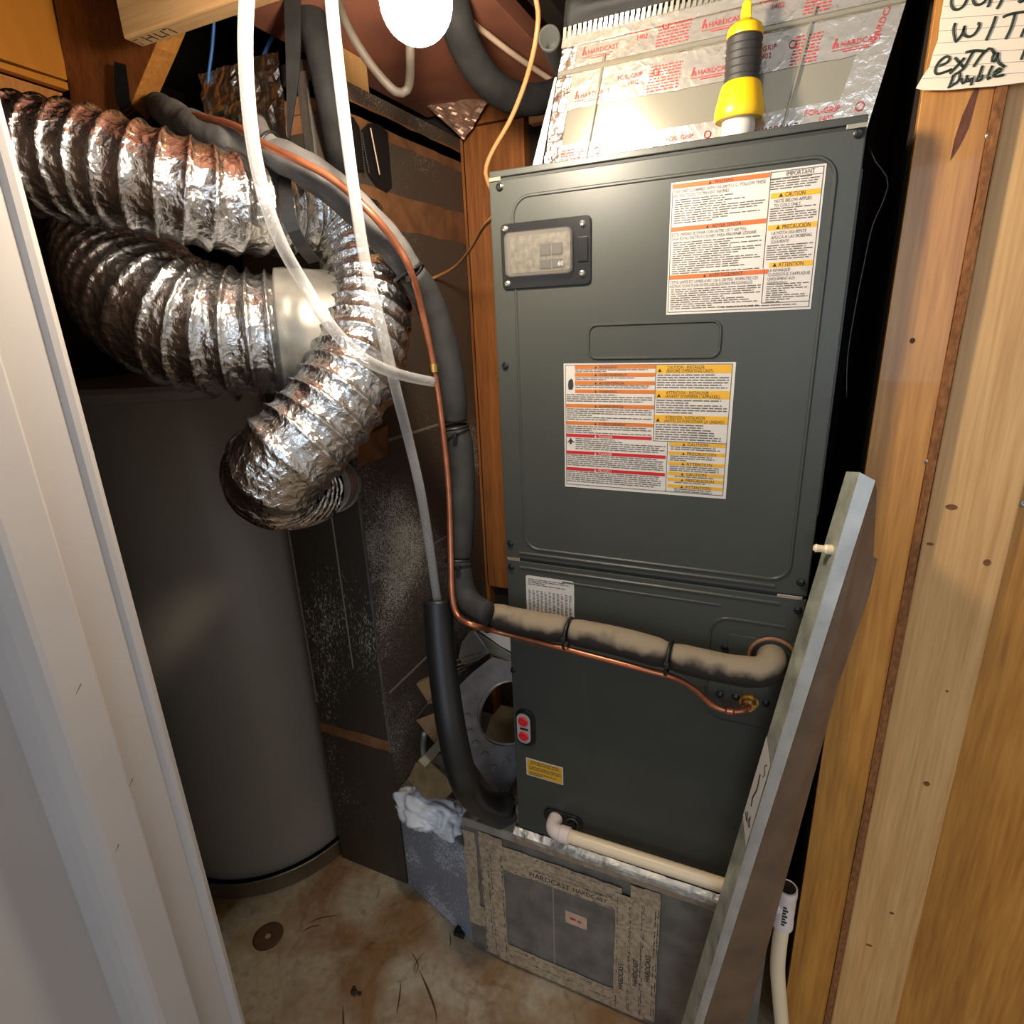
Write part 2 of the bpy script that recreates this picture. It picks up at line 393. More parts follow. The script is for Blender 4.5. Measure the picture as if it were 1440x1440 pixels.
def tube(name, pts, r, mat, parent=None, seg=14, step=0.012, caps=True, rfun=None, hollow=None, smooth=True, **k):
    sp, L = spline(pts, step)
    C = [Vector(p[:3]) for p in sp]; F = frames(C); V = []; Fc = []
    for i, (c, (u, w)) in enumerate(zip(C, F)):
        for j in range(seg):
            a = 2*math.pi*j/seg
            rr = (sp[i][3] if len(sp[i]) > 3 else r)
            if rfun: rr = rfun(rr, i/(len(C)-1), a, c)
            V.append(c+u*math.cos(a)*rr+w*math.sin(a)*rr)
    n = len(C)
    for i in range(n-1):
        for j in range(seg):
            Fc.append((i*seg+j, i*seg+(j+1) % seg, (i+1)*seg+(j+1) % seg, (i+1)*seg+j))
    if hollow:
        # open first end: rim and bore
        b0 = len(V)
        for dist_i in (0, min(n-1, 6)):
            c = C[dist_i]; u, w = F[dist_i]
            for j in range(seg):
                a = 2*math.pi*j/seg; V.append(c+(u*math.cos(a)+w*math.sin(a))*hollow)
        for j in range(seg):
            q = (j+1) % seg
            Fc.append((j, q, b0+q, b0+j)); Fc.append((b0+j, b0+q, b0+seg+q, b0+seg+j))
        Fc.append(tuple(b0+seg+j for j in range(seg)))
    elif caps:
        Fc.append(tuple(range(seg-1, -1, -1)))
    if caps: Fc.append(tuple((n-1)*seg+j for j in range(seg)))
    return link(name, V, Fc, mat, parent, smooth=smooth, **k)
def autosmooth(o, deg=35):
    md = o.modifiers.new('edges', 'EDGE_SPLIT'); md.split_angle = math.radians(deg)
    return o
def lathe(name, prof, origin, mat, parent=None, seg=32, axis=(0, 0, 1), smooth=True, split=True, **k):
    """profile (radius, height) revolved about an axis through origin"""
    ax = Vector(axis).normalized(); q = Vector((0, 0, 1)).rotation_difference(ax); o0 = Vector(origin)
    V = []; Fc = []
    for (r, h) in prof:
        for j in range(seg):
            a = 2*math.pi*j/seg
            V.append(o0+q @ Vector((r*math.cos(a), r*math.sin(a), h)))
    for i in range(len(prof)-1):
        for j in range(seg):
            Fc.append((i*seg+j, i*seg+(j+1) % seg, (i+1)*seg+(j+1) % seg, (i+1)*seg+j))
    if prof[0][0] > 1e-4: Fc.append(tuple(range(seg-1, -1, -1)))
    if prof[-1][0] > 1e-4: Fc.append(tuple((len(prof)-1)*seg+j for j in range(seg)))
    o = link(name, V, Fc, mat, parent, smooth=smooth, **k)
    if split: autosmooth(o, 32)
    return o
def ring(name, c, axis, R, r, mat, parent=None, seg=24, s2=8, squash=1.0, **k):
    ax = Vector(axis).normalized(); q = Vector((0, 0, 1)).rotation_difference(ax); V = []; Fc = []
    for i in range(seg):
        a = 2*math.pi*i/seg
        for j in range(s2):
            b = 2*math.pi*j/s2
            V.append(Vector(c)+q @ Vector(((R+r*math.cos(b))*math.cos(a), (R+r*math.cos(b))*math.sin(a), r*squash*math.sin(b))))
    for i in range(seg):
        for j in range(s2):
            Fc.append((i*s2+j, ((i+1) % seg)*s2+j, ((i+1) % seg)*s2+(j+1) % s2, i*s2+(j+1) % s2))
    return link(name, V, Fc, mat, parent, smooth=True, **k)
FONT = {}
def text(s, size, loc, mat, parent, right=(1, 0, 0), up=(0, 0, 1), name='lettering', align='LEFT', bold=0.0, squeeze=1.0, fit=None):
    key = (s, size, mat, align, bold)
    if key not in FONT:
        cu = bpy.data.curves.new(name, 'FONT'); cu.body = s; cu.size = size; cu.align_x = align; cu.offset = bold
        cu.resolution_u = 2; cu.materials.append(M[mat])
        tmp = bpy.data.objects.new(name, cu); COL.objects.link(tmp)
        dg = bpy.context.evaluated_depsgraph_get(); dg.update()
        FONT[key] = bpy.data.meshes.new_from_object(tmp.evaluated_get(dg))
        bpy.data.objects.remove(tmp); bpy.data.curves.remove(cu)
    o = bpy.data.objects.new(name, FONT[key]); COL.objects.link(o)
    r = Vector(right).normalized(); u = Vector(up); u = (u-r*u.dot(r)).normalized(); n = r.cross(u)
    rot = Matrix((r, u, n)).transposed()
    place(o, Vector(loc), parent)
    o.rotation_euler = rot.to_euler()
    if fit:
        xs_ = [v.co.x for v in FONT[key].vertices]; squeeze = fit/(max(xs_)-min(xs_))
    if squeeze != 1.0: o.scale = (squeeze, 1, 1)
    return o
def quads(name, rects, mat, parent, y=None, fn=None, **k):
    """many thin flat marks joined into one printed part; rect = x0,z0,x1,z1 on the plane given by fn"""
    V = []; Fc = []
    for (x0, z0, x1, z1) in rects:
        b = len(V)
        for (x, z) in ((x0, z0), (x1, z0), (x1, z1), (x0, z1)):
            V.append(fn(x, z) if fn else (x, y, z))
        Fc.append((b, b+1, b+2, b+3))
    return link(name, V, Fc, mat, parent, recalc=False, **k)
def rrect(x0, z0, x1, z1, r, n=5):
    out = []
    for cx, cz, a0 in ((x1-r, z1-r, 0), (x0+r, z1-r, 90), (x0+r, z0+r, 180), (x1-r, z0+r, 270)):
        for i in range(n+1):
            a = math.radians(a0+90*i/n); out.append((cx+r*math.cos(a), cz+r*math.sin(a)))
    return out
def plate(name, outline, y0, y1, mat, parent=None, bev=0.0, **k):
    """outline in (x, z), facing -Y with its front at y0"""
    return prism(name, [(x, y0, z) for x, z in outline], (0, y1-y0, 0), mat, parent, bev, **k)
def loop_ridge(name, outline, y, w, h, mat, parent, closed=True, **k):
    """pressed bead following an outline on a -Y face"""
    n = len(outline); V = []; Fc = []
    rng = range(n)
    for i in rng:
        a = Vector(outline[(i-1) % n] if closed or i > 0 else outline[0]); b = Vector(outline[(i+1) % n] if closed or i < n-1 else outline[-1])
        t = (b-a).normalized(); nn = Vector((-t.y, t.x)); p = Vector(outline[i])
        for s, dy in ((-1, 0), (-0.4, -h), (0.4, -h), (1, 0)):
            q = p+nn*s*w/2; V.append((q.x, y+dy, q.y))
    for i in (rng if closed else range(n-1)):
        j = (i+1) % n
        for s in range(3):
            Fc.append((i*4+s, j*4+s, j*4+s+1, i*4+s+1))
    return link(name, V, Fc, mat, parent, **k)
def screw(loc, mat, parent, r=0.0055, axis=(0, -1, 0)):
    return lathe('screw', [(r*1.25, 0), (r*1.25, 0.0012), (r, 0.0018), (r, 0.0042), (r*0.6, 0.005), (r*0.55, 0.0036), (0.0001, 0.0034)], loc, mat, parent, seg=12, axis=axis)
def fine_print(x0, x1, ztop, zbot, pitch, ragged=0.35, h=0.42, seed=0, wmin=0.004, wmax=0.016, gap=0.0018):
    rnd = random.Random(seed); out = []; z = ztop
    while z-pitch*h > zbot:
        xe = x1-(x1-x0)*rnd.random()*ragged if rnd.random() < 0.6 else x1
        if rnd.random() < 0.14: xe = x0+(x1-x0)*(0.3+0.3*rnd.random())
        x = x0
        while x < xe:
            w = min(wmin+rnd.random()*(wmax-wmin), xe-x)
            if w > 0.0012: out.append((x, z-pitch*h, x+w, z))
            x += w+gap
        z -= pitch
    return out

# ------------------------------------------------------------------ setting
CEIL = 2.42
box('floor', (-2.3, -3.2, -0.08), (2.2, 2.0, 0.0), 'floor', kind='structure', label='stained bare concrete floor of the closet')
wb = empty('wall_back', (-0.6, 1.72, 0), 'dim rear wall of the closet behind the ducts', kind='structure')
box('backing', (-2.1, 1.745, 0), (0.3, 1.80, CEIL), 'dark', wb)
for nm, a, b, z0, z1, mt, yf in (
        ('board', -0.90, -0.885, 0.0, 2.12, 'ply_dark', 1.70),
        ('board', (-0.892,1.7,1.5209)[0], (-0.8015,1.7,1.6855)[0]+0.10, (-0.8126,1.7,0.7237)[2], (-0.7778,1.7,2.1411)[2], 'ply_dark', 1.70),
        ('board', (-0.892,1.7,1.5209)[0], 0.14, (-0.7776,1.7,2.1444)[2]+0.004, CEIL, 'ply_dark', 1.708)):
    box(nm, (a, yf, z0), (b, 1.745, z1), mt, wb, 0.002)
box('board', ((-0.6743,1.68,2.1405)[0], 1.67, (-0.6752,1.68,2.1145)[2]), ((-0.5653,1.68,2.1396)[0], 1.70, (-0.6742,1.68,2.1438)[2]), 'pine_x', wb, 0.002)
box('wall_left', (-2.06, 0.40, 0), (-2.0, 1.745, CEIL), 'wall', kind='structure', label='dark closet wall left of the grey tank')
box('wall_front', (-2.06, 0.30, 0), (-0.765, 0.40, CEIL), 'wall', kind='structure', label='closet front wall behind the white door frame')  # out-of-view wall, put in to keep outside light off the tank
ce = empty('ceiling', (-0.5, 0.9, CEIL), 'dark closet ceiling above the light bulb', kind='structure')
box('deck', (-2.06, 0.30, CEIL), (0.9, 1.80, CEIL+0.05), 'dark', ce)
box('board', (-1.0, 0.58, 2.185), ((-0.5433,1.2,2.182)[0]-0.005, 1.70, 2.225), 'ceiling', ce, 0.002)
box('joist', (-0.53, 0.30, 2.225), (-0.49, 1.70, CEIL), 'dark', ce)
cA, cB, cC, cD = [Vector(p) for p in ((-1.0235,1.6,2.2541), (-0.8592,1.66,2.0994), (-0.7736,1.66,2.1803), (-0.9017,1.6,2.3117))]
V = []; Fc = []; n_ = 18
for j in range(n_+1):
    for i in range(n_+1):
        p = cA.lerp(cB, i/n_).lerp(cD.lerp(cC, i/n_), j/n_); e_ = min(i, n_-i, j, n_-j)/n_
        p.y -= 0.010+0.035*abs(noise.noise(p*16))*min(1, e_*8)+0.012*noise.noise(p*60); V.append(p)
for j in range(n_):
    for i in range(n_): Fc.append((j*(n_+1)+i, j*(n_+1)+i+1, (j+1)*(n_+1)+i+1, (j+1)*(n_+1)+i))
cfo = link('crumpled_wrap', V, Fc, 'wrap_brown', ce); cfo.modifiers.new('thick', 'SOLIDIFY').thickness = 0.001
ct = empty('trim_1', (0, 0, 0), 'pale pine beam end with a faint ink stamp above the foil duct', kind='structure')
bl = (-1.161,0.9,2.1405)
box('beam', (bl[0], 0.90, bl[2]), (-0.30, 0.940, bl[2]+0.14), 'pine_x', ct, 0.004)
def stamp(px):  # illegible ink strokes on the underside of the beam
    out = []
    for i, (x, y, w, h) in enumerate(px):
        out.append((bl[0]+x, 0.905+y, bl[0]+x+w, 0.905+y+h))
    return out
quads('ink_stamp', stamp([(0.035, 0.004, 0.003, 0.022), (0.041, 0.012, 0.010, 0.003), (0.053, 0.004, 0.003, 0.022), (0.066, 0.006, 0.003, 0.018), (0.066, 0.022, 0.014, 0.003), (0.084, 0.006, 0.003, 0.02), (0.092, 0.004, 0.010, 0.003), (0.010, 0.006, 0.012, 0.002), (0.012, 0.016, 0.002, 0.012), (0.104, 0.006, 0.003, 0.02)]),
      'black_ink', ct, fn=lambda x, y: (x, y, bl[2]-0.0006))
# stair stringer and orange riser board, upper left
tr = empty('trim_2', (-1.3468,1,2.1274), 'brown fir stair stringer beside the orange board', kind='structure')
prism('stringer_board', [(-1.4652,1,2.3959), (-1.4951,1,2.1363), (-1.5293,1,2.0476), (-1.3881,1,2.0212), (-1.2808,1,2.1076), (-1.2024,1,2.1696), (-1.0485,1,2.2981)], (0, 0.046, 0), 'stringer', tr, 0.002)
ea, eb = Vector((-1.3881,1,2.0212)), Vector((-1.2808,1,2.1076)); ec, ed = Vector((-1.2024,1,2.1696)), Vector((-1.0485,1,2.2981))
for p, q in ((ea, eb), (eb, ec), (ec, ed)):
    nn = (q-p).cross(Vector((0, 1, 0))); nn = nn.normalized()*0.0012
    if nn.x < 0: nn = -nn
    prism('lit_edge', [p, q, q+Vector((0, 0.046, 0)), p+Vector((0, 0.046, 0))], nn, 'stringer_edge', tr)  # bulb light on the edge painted as strips of paler wood
tq = empty('trim_3', (-1.5701,0.985,2.2401), 'orange painted board with a lower rail behind the white door frame', kind='structure')
prism('panel_board', [(-1.49,0.8489,2.3368), (-1.49,0.8016,2.1628), (-1.49,0.9989,2.1604), (-1.49,1.023,2.4117)], (-0.014, 0, 0), 'ply_orange', tq, 0.001)
prism('rail', [(-1.483,0.7962,2.1541), (-1.483,0.7932,2.1429), (-1.483,0.9922,2.1388), (-1.483,0.9931,2.1536)], (-0.02, 0, 0), 'ply_orange', tq, 0.001)
prism('rail', [(-1.5,0.7995,2.1389), (-1.5,0.7906,2.1063), (-1.5,0.9775,2.107), (-1.5,0.9878,2.1351)], (-0.03, 0, 0), 'stringer_edge', tq, 0.001)
# right wall: plywood sheets, raw edge batten, pine stud
wr = empty('wall_right', (0.3, 1.075, 0), 'plywood and pine stud wall right of the air handler', kind='structure')
box('plywood_panel', (0.136, 1.065, 0), (0.216, 1.083, CEIL), 'ply', wr, 0.001)
nb = 40; pv = []
eo = []
for i in range(nb+1):
    z = CEIL*i/nb; j1 = 0.0012*noise.noise((0.3, 1.1, z*14)); j2 = 0.0014*noise.noise((4.3, 2.1, z*17))
    eo.append((0.2162+j1, 0.2275+j2, z))
V = []; Fc = []
for a, b, z in eo: V += [(a, 1.059, z), (b, 1.059, z), (b, 1.081, z), (a, 1.081, z)]
for i in range(nb):
    for j in range(4): Fc.append((i*4+j, i*4+(j+1) % 4, (i+1)*4+(j+1) % 4, (i+1)*4+j))
Fc += [(3, 2, 1, 0), (nb*4, nb*4+1, nb*4+2, nb*4+3)]
link('raw_edge_strip', V, Fc, 'rawedge', wr)
box('stud', (0.2315, 1.075, 0), (0.344, 1.115, CEIL), 'pine', wr, 0.002)
box('plywood_panel', (0.344, 1.083, 0), (1.3, 1.101, CEIL), 'ply', wr, 0.001)
box('backing', (0.136, 1.115, 0), (1.3, 1.145, CEIL), 'dark', wr)
box('return_panel', (0.145, 1.145, 0), (0.165, 1.745, CEIL), 'wall', wr)
for (px, pz, rx, rz) in (((0.2611,1.075,1.3174)[0], (0.2611,1.075,1.3174)[2], 0.008, 0.0045), ((0.2429,1.075,1.2532)[0], (0.2429,1.075,1.2532)[2], 0.005, 0.0025), ((0.3208,1.075,1.2316)[0], (0.3208,1.075,1.2316)[2], 0.005, 0.0055),
                         ((0.3068,1.075,0.7966)[0], (0.3068,1.075,0.7966)[2], 0.005, 0.005), ((0.2972,1.075,0.4748)[0], (0.2972,1.075,0.4748)[2], 0.004, 0.003), ((0.2713,1.075,0.3729)[0], (0.2713,1.075,0.3729)[2], 0.006, 0.0025), ((0.3069,1.075,0.992)[0], (0.3069,1.075,0.992)[2], 0.002, 0.002)):
    plate('knot', [(px+rx*math.cos(t*math.pi/7), pz+rz*math.sin(t*math.pi/7)) for t in range(14)], 1.0744, 1.076, 'knot', wr)
plate('bark_streak', [((0.1934,1.065,1.8834)[0], (0.1934,1.065,1.8834)[2]), ((0.1987,1.065,1.8833)[0], (0.1987,1.065,1.8833)[2]), ((0.1947,1.065,1.8392)[0], (0.1947,1.065,1.8392)[2]), ((0.1874,1.065,1.8172)[0], (0.1874,1.065,1.8172)[2]), ((0.1803,1.065,1.803)[0], (0.1803,1.065,1.803)[2]), ((0.181,1.065,1.828)[0], (0.181,1.065,1.828)[2]), ((0.1857,1.065,1.8567)[0], (0.1857,1.065,1.8567)[2])], 1.0644, 1.066, 'bark', wr)
for p in ((0.2194,1.064,1.8265), (0.2186,1.064,1.3892), (0.3492,1.082,1.3291)): screw(p, 'screw', wr, 0.0045)
plate('nail_hole', [((0.1712,1.065,1.5701)[0]+0.0035*math.cos(t*math.pi/5), (0.1712,1.065,1.5701)[2]+0.004*math.sin(t*math.pi/5)) for t in range(10)], 1.0644, 1.066, 'debris', wr)

# white door frame on the left, run as an upright moulding
dj = empty('door_1', (-0.70, 0.33, 0), 'white painted door frame with stepped moulding at the left', kind='structure')
def upright(name, outline, mat, parent):
    n = len(outline)
    return prism(name, [(x, y, 0) for x, y in outline], (0, 0, 2.2), mat, parent)
upright('jamb', [(-0.700, 0.400), (-0.698, 0.394), (-0.700, 0.388), (-0.706, 0.384), (-0.706, 0.330), (-0.780, 0.330), (-0.780, 0.400)], 'white_paint', dj)
upright('door_stop', [(-0.706, 0.3385), (-0.697, 0.3375), (-0.694, 0.3340), (-0.694, 0.2950), (-0.696, 0.2890), (-0.701, 0.2840), (-0.712, 0.2800), (-0.730, 0.2765), (-0.758, 0.2735), (-0.780, 0.2735), (-0.780, 0.3385)], 'white_paint', dj)
upright('casing', [(-0.760, 0.2735), (-0.760, -0.30), (-0.800, -0.30), (-0.800, 0.30), (-0.770, 0.30)], 'white_paint', dj)
for px in ((0.335, 1.09, 0.006), (0.31, 1.24, 0.008), (0.36, 1.17, 0.004), (0.30, 1.02, 0.006)):
    x = -0.7066 if px[0] > 0.338 else -0.6936
    prism('scratch', [(x, px[0], px[1]), (x, px[0]+px[2], px[1]+px[2]*1.2), (x, px[0]+px[2]+0.0008, px[1]+px[2]*1.2-0.001)], (-0.0006, 0, 0), 'dark_ink', dj)

# ------------------------------------------------------------------ grey tank and its pan
TC = (-1.510, 1.160)
tk = empty('water_heater', (TC[0], TC[1], 0.012), 'tall grey cylindrical water heater behind the foil ducts', 'water heater')
lathe('jacket', [(0.322, 0.03), (0.330, 0.036), (0.330, 1.46), (0.326, 1.468)], (TC[0], TC[1], 0.012), 'tank', tk, seg=96)
lathe('top_cap', [(0.332, 1.466), (0.333, 1.486), (0.322, 1.498), (0.15, 1.512), (0.0001, 1.516)], (TC[0], TC[1], 0.012), 'tank', tk, seg=96)
lathe('base_ring', [(0.316, 0.0), (0.316, 0.034), (0.30, 0.034)], (TC[0], TC[1], 0.012), 'black', tk, seg=96)
pn = lathe('drain_pan', [(0.0001, 0.0), (0.352, 0.0), (0.357, 0.004), (0.357, 0.052), (0.3585, 0.055), (0.356, 0.057), (0.352, 0.055), (0.352, 0.010), (0.345, 0.006), (0.0001, 0.006)], (TC[0], TC[1], 0.001), 'pan', seg=96,
      label='round shallow metal drain pan under the grey tank', cat='pan')
bp_ = (-1.413,0.8362,0.03)
bb = box('valve_cap', (bp_[0]-0.028, bp_[1]-0.012, 0.009), (bp_[0]+0.028, bp_[1]+0.014, 0.034), 'bluepl', None, 0.005, label='small blue plastic piece lying in the drain pan', cat='plastic piece')

# ------------------------------------------------------------------ return riser duct between the tank and the air handler
RX0, RX1, RY0, RY1, RZ = -1.148, -0.900, 1.078, 1.700, 2.118
rd = empty('duct_riser', (-1.02, 1.39, 0.001), 'tall dusty square sheet metal duct standing right of the grey tank', 'duct')
z_b = (-0.8921,1.078,0.4867)[2]
link('front_panel', [(RX0, RY0, 0.002), (RX1, RY0, 0.002), (RX1, RY0, RZ), (RX0, RY0, RZ), (RX0, RY0+0.004, 0.002), (RX1, RY0+0.004, 0.002), (RX1, RY0+0.004, RZ), (RX0, RY0+0.004, RZ)],
     [(0, 1, 2, 3), (7, 6, 5, 4), (0, 4, 5, 1), (3, 2, 6, 7), (0, 3, 7, 4), (1, 5, 6, 2)], 'riser_face', rd)
box('side_panel', (RX1-0.004, RY0+0.0045, 0.002), (RX1, RY1, RZ), 'riser_side', rd)
box('side_panel', (RX0, RY0+0.0045, 0.002), (RX0+0.004, RY1, RZ), 'riser_face', rd)
box('back_panel', (RX0+0.0045, RY1-0.004, 0.002), (RX1-0.0045, RY1, RZ), 'riser_face', rd)
box('top_panel', (RX0+0.0045, RY0+0.0045, RZ-0.004), (RX1-0.0045, RY1-0.0045, RZ), 'riser_face', rd)
# dust lines along the seams
def seam_side(y0, z0, y1, z1, w=0.0035):
    box_pts = [(RX1+0.0008, y0, z0-w), (RX1+0.0008, y1, z1-w), (RX1+0.0008, y1, z1+w), (RX1+0.0008, y0, z0+w)]
    prism('seam', box_pts, (-0.0016, 0, 0), 'dust_line', rd)
for a, b in (((-0.9,1.0789,1.0068), (-0.9,1.4624,0.9962)), ((-0.9,1.2182,1.3443), (-0.9,1.464,1.3423)), ((-0.9,1.1043,0.667), (-0.9,1.3191,0.6674))):
    seam_side(max(a[1], RY0+0.006), a[2], min(b[1], RY1), b[2])
for a, b in (((-1.1485,1.078,1.1225), (-1.1606,1.078,0.5922)),):
    box('seam', (RX0+0.001, RY0-0.0012, b[2]), (RX0+0.006, RY0+0.001, a[2]), 'dust_line', rd)
xs = (-0.9918,1.078,1.0331)[0]
box('seam', (xs-0.002, RY0-0.0012, (-0.9915,1.078,0.7384)[2]), (xs+0.002, RY0+0.001, (-0.9756,1.078,1.2252)[2]), 'dust_line', rd)
box('corner_bead', (RX1-0.003, RY0-0.002, z_b), (RX1+0.002, RY0+0.003, RZ-0.03), 'galv_dark', rd)
# tape bands
def band(za, zb, front=True, side=True, mat='kraft', x0=RX0, y1=RY1, rough=0.006, seed=1):
    rnd = random.Random(seed)
    if front:
        n = 9; up = []; dn = []
        for i in range(n+1):
            x = x0+(RX1+0.0006-x0)*i/n
            up.append((x, RY0-0.0010, zb+rnd.uniform(-1, 1)*rough*0.4)); dn.append((x, RY0-0.0010, za+rnd.uniform(-1, 1)*rough*0.4))
        prism('tape_strip', dn+up[::-1], (0, 0.0009, 0), mat, rd)
    if side:
        n = 12; up = []; dn = []
        for i in range(n+1):
            y = RY0-0.001+(y1-RY0)*i/n
            up.append((RX1+0.0010, y, zb+rnd.uniform(-1, 1)*rough*0.4)); dn.append((RX1+0.0010, y, za+rnd.uniform(-1, 1)*rough*0.4))
        prism('tape_strip', dn+up[::-1], (-0.0009, 0, 0), mat, rd)
zt = (-1.1681,1.078,0.4934)[2]
band(zt-0.004, zt+0.030, True, False, 'kraft', seed=3)
z1 = (-0.9,1.487,1.8796)[2]
band(z1-0.035, z1+0.045, False, True, 'kraft', seed=4)
z2 = (-0.9,1.5161,2.0627)[2]
band(z2-0.028, z2+0.024, False, True, 'kraft', seed=5)
band((-0.9169,1.078,2.0496)[2]-0.02, (-0.9169,1.078,2.0496)[2]+0.03, True, False, 'kraft', seed=6)
band((-0.9231,1.078,2.0176)[2]-0.02, (-0.9231,1.078,2.0176)[2]+0.012, True, False, 'kraft', seed=8)
band(RZ-0.06, RZ-0.035, True, True, 'foil_dark', seed=7)
box('foil_corner', (RX1-0.022, RY0-0.003, (-0.8889,1.078,1.9756)[2]-0.02), (RX1+0.001, RY0+0.001, (-0.8986,1.078,2.0976)[2]), 'foil_tape', rd)
# crumpled foil wrap at the head of the riser, left part
nx, nz = 22, 16; V = []; Fc = []
for j in range(nz+1):
    for i in range(nx+1):
        x = RX0-0.02+(RX1-0.03-RX0)*i/nx; z = 1.985+0.15*j/nz
        d = noise.noise((x*22, z*30, 0.3))*0.010+abs(noise.noise((x*50, z*45, 3.3)))*0.010
        V.append((x, RY0-0.012-d, z))
for j in range(nz):
    for i in range(nx): Fc.append((j*(nx+1)+i, j*(nx+1)+i+1, (j+1)*(nx+1)+i+1, (j+1)*(nx+1)+i))
fw = link('foil_wrap', V, Fc, 'foil_dark', rd)
sm = fw.modifiers.new('thick', 'SOLIDIFY'); sm.thickness = 0.001
prism('brown_flap', [(-0.885,1.1506,1.3791), (-0.885,1.2015,1.3859), (-0.885,1.1914,1.3122), (-0.885,1.0746,1.3089), (-0.885,1.0885,1.382)], (-0.006, 0, 0), 'kraft', rd)
# slanted boot from the riser foot into the base
bt = empty('duct_boot', (-0.76, 1.15, 0.001), 'low dusty sheet metal boot, coloured daylight blue, between the riser duct and the taped base', 'duct')
prism('boot_shell', [(-0.897, 1.080, 0.002), (-0.628, 0.994, 0.002), (-0.628, 1.50, 0.002), (-0.897, 1.50, 0.002)], (0, 0, 0.345), 'boot', bt, 0.002)
prism('top_flange', [(-0.896, 1.076, 0.3475), (-0.630, 0.990, 0.3475), (-0.630, 1.49, 0.3475), (-0.896, 1.49, 0.3475)], (0, 0, 0.006), 'galv_dark', bt)

# ------------------------------------------------------------------ flexible foil ducts
def flex(name, pts, R, pitch, mat, parent, seg=88, crinkle=0.0022, sag=0.0095, per=12, seed=0.0, phase=0.0, **k):
    sp, L = spline(pts, pitch/per)
    C = [Vector(p[:3]) for p in sp]; F = frames(C); V = []; Fc = []; n = len(C)
    for i, (c, (u, w)) in enumerate(zip(C, F)):
        f = (L*i/(n-1)/pitch+phase)
        base_r = sp[i][3] if len(sp[i]) > 3 else R
        for j in range(seg):
            a = 2*math.pi*j/seg
            fr = abs(math.sin(math.pi*(f+a/(2*math.pi)*0.5*0)))
            rr = base_r-sag*fr**0.45+0.0016*(1-fr)**5
            p = c+u*math.cos(a)*rr+w*math.sin(a)*rr
            q = p*1.0+Vector((seed, seed, seed))
            cr = (noise.noise(q*75)*0.55+(abs(noise.noise(q*120))-0.25)*1.1)*crinkle*(0.25+fr)
            V.append(p+(u*math.cos(a)+w*math.sin(a))*cr)
    for i in range(n-1):
        for j in range(seg):
            Fc.append((i*seg+j, i*seg+(j+1) % seg, (i+1)*seg+(j+1) % seg, (i+1)*seg+j))
    return link(name, V, Fc, mat, parent, smooth=True, **k)
# upper duct: from behind the door frame across, down and into the riser collar
da = empty('flexible_duct', (-0.8667,0.7784,1.8382), 'narrow crinkled foil flexible duct bending down onto the round collar', 'duct')
A = [(-1.22,0.539,1.9153)+(0.084,), (-1.133,0.5725,1.8967)+(0.084,), (-1.0583,0.6133,1.8822)+(0.084,), (-0.9816,0.6552,1.8682)+(0.084,), (-0.9019,0.7059,1.8426)+(0.083,), (-0.8441,0.7826,1.8209)+(0.083,), (-0.8154,0.8779,1.8234)+(0.083,), (-0.7803,0.9481,1.8129)+(0.082,), (-0.7296,0.9624,1.7553)+(0.082,), (-0.6874,0.9118,1.6568)+(0.082,),
     (-0.6664,0.8248,1.5491)+(0.083,), (-0.6911,0.7511,1.4722)+(0.084,), (-0.7331,0.6993,1.4142)+(0.086,), (-0.7927,0.7366,1.3687)+(0.084,), (-0.831,0.8101,1.3324)+(0.078,), (-0.8675,0.8993,1.3049)+(0.070,)]
flex('foil_sleeve', A, 0.083, 0.0315, 'foil', da, seed=0.0)
colr = (-0.9625,1.07,1.2627)
cdir = (Vector((-0.8675,0.8993,1.3049))-Vector(colr)).normalized()
lathe('collar', [(0.064, 0.0), (0.064, 0.012), (0.0665, 0.014), (0.0665, 0.018), (0.064, 0.020), (0.064, 0.034), (0.0665, 0.036), (0.0665, 0.040), (0.064, 0.042), (0.064, 0.13)], colr, 'galv', da, seg=40, axis=cdir)
# lower, wider duct: turns up behind the upper one
db = empty('flexible_duct', (-0.9464,0.726,1.6334), 'wide crinkled foil flexible duct curling below the narrow one at left', 'duct')
B = [(-0.7839,0.8621,1.61)+(0.108,), (-0.8183,0.8353,1.6119)+(0.110,), (-0.871,0.789,1.6151)+(0.112,), (-0.9254,0.7567,1.6272)+(0.113,), (-0.9924,0.7369,1.6581)+(0.113,), (-1.0829,0.7602,1.7104)+(0.114,), (-1.1727,0.8136,1.7807)+(0.114,), (-1.2349,0.872,1.8619)+(0.114,), (-1.2672,0.9163,1.93)+(0.114,)]
flex('foil_sleeve', B, 0.112, 0.0310, 'foil2', db, seed=5.0, sag=0.0100, crinkle=0.0026, seg=100)
Bc = [(-0.758,0.896,1.6068), (-0.7829,0.8682,1.6098), (-0.8229,0.8332,1.6121)]
tube('collar', Bc, 0.113, 'galv_dark', db, seg=72, step=0.004, rfun=lambda r, t, a, c: r+0.0022*noise.noise(Vector((c.x*90+a*0.2, a*3.0, 1)))+0.002*noise.noise(Vector((c.x*30, a*9, 4))))

# ------------------------------------------------------------------ base box under the air handler
PY0, PX0, PX1, PZ = 0.985, -0.625, 0.080, 0.455
pl = empty('plenum_base', (-0.27, 1.24, 0.001), 'taped sheet metal base box under the air handler', 'plenum')
box('box_shell', (PX0, PY0, 0.002), (PX1, 1.50, PZ), 'galv_dark', pl, 0.002)
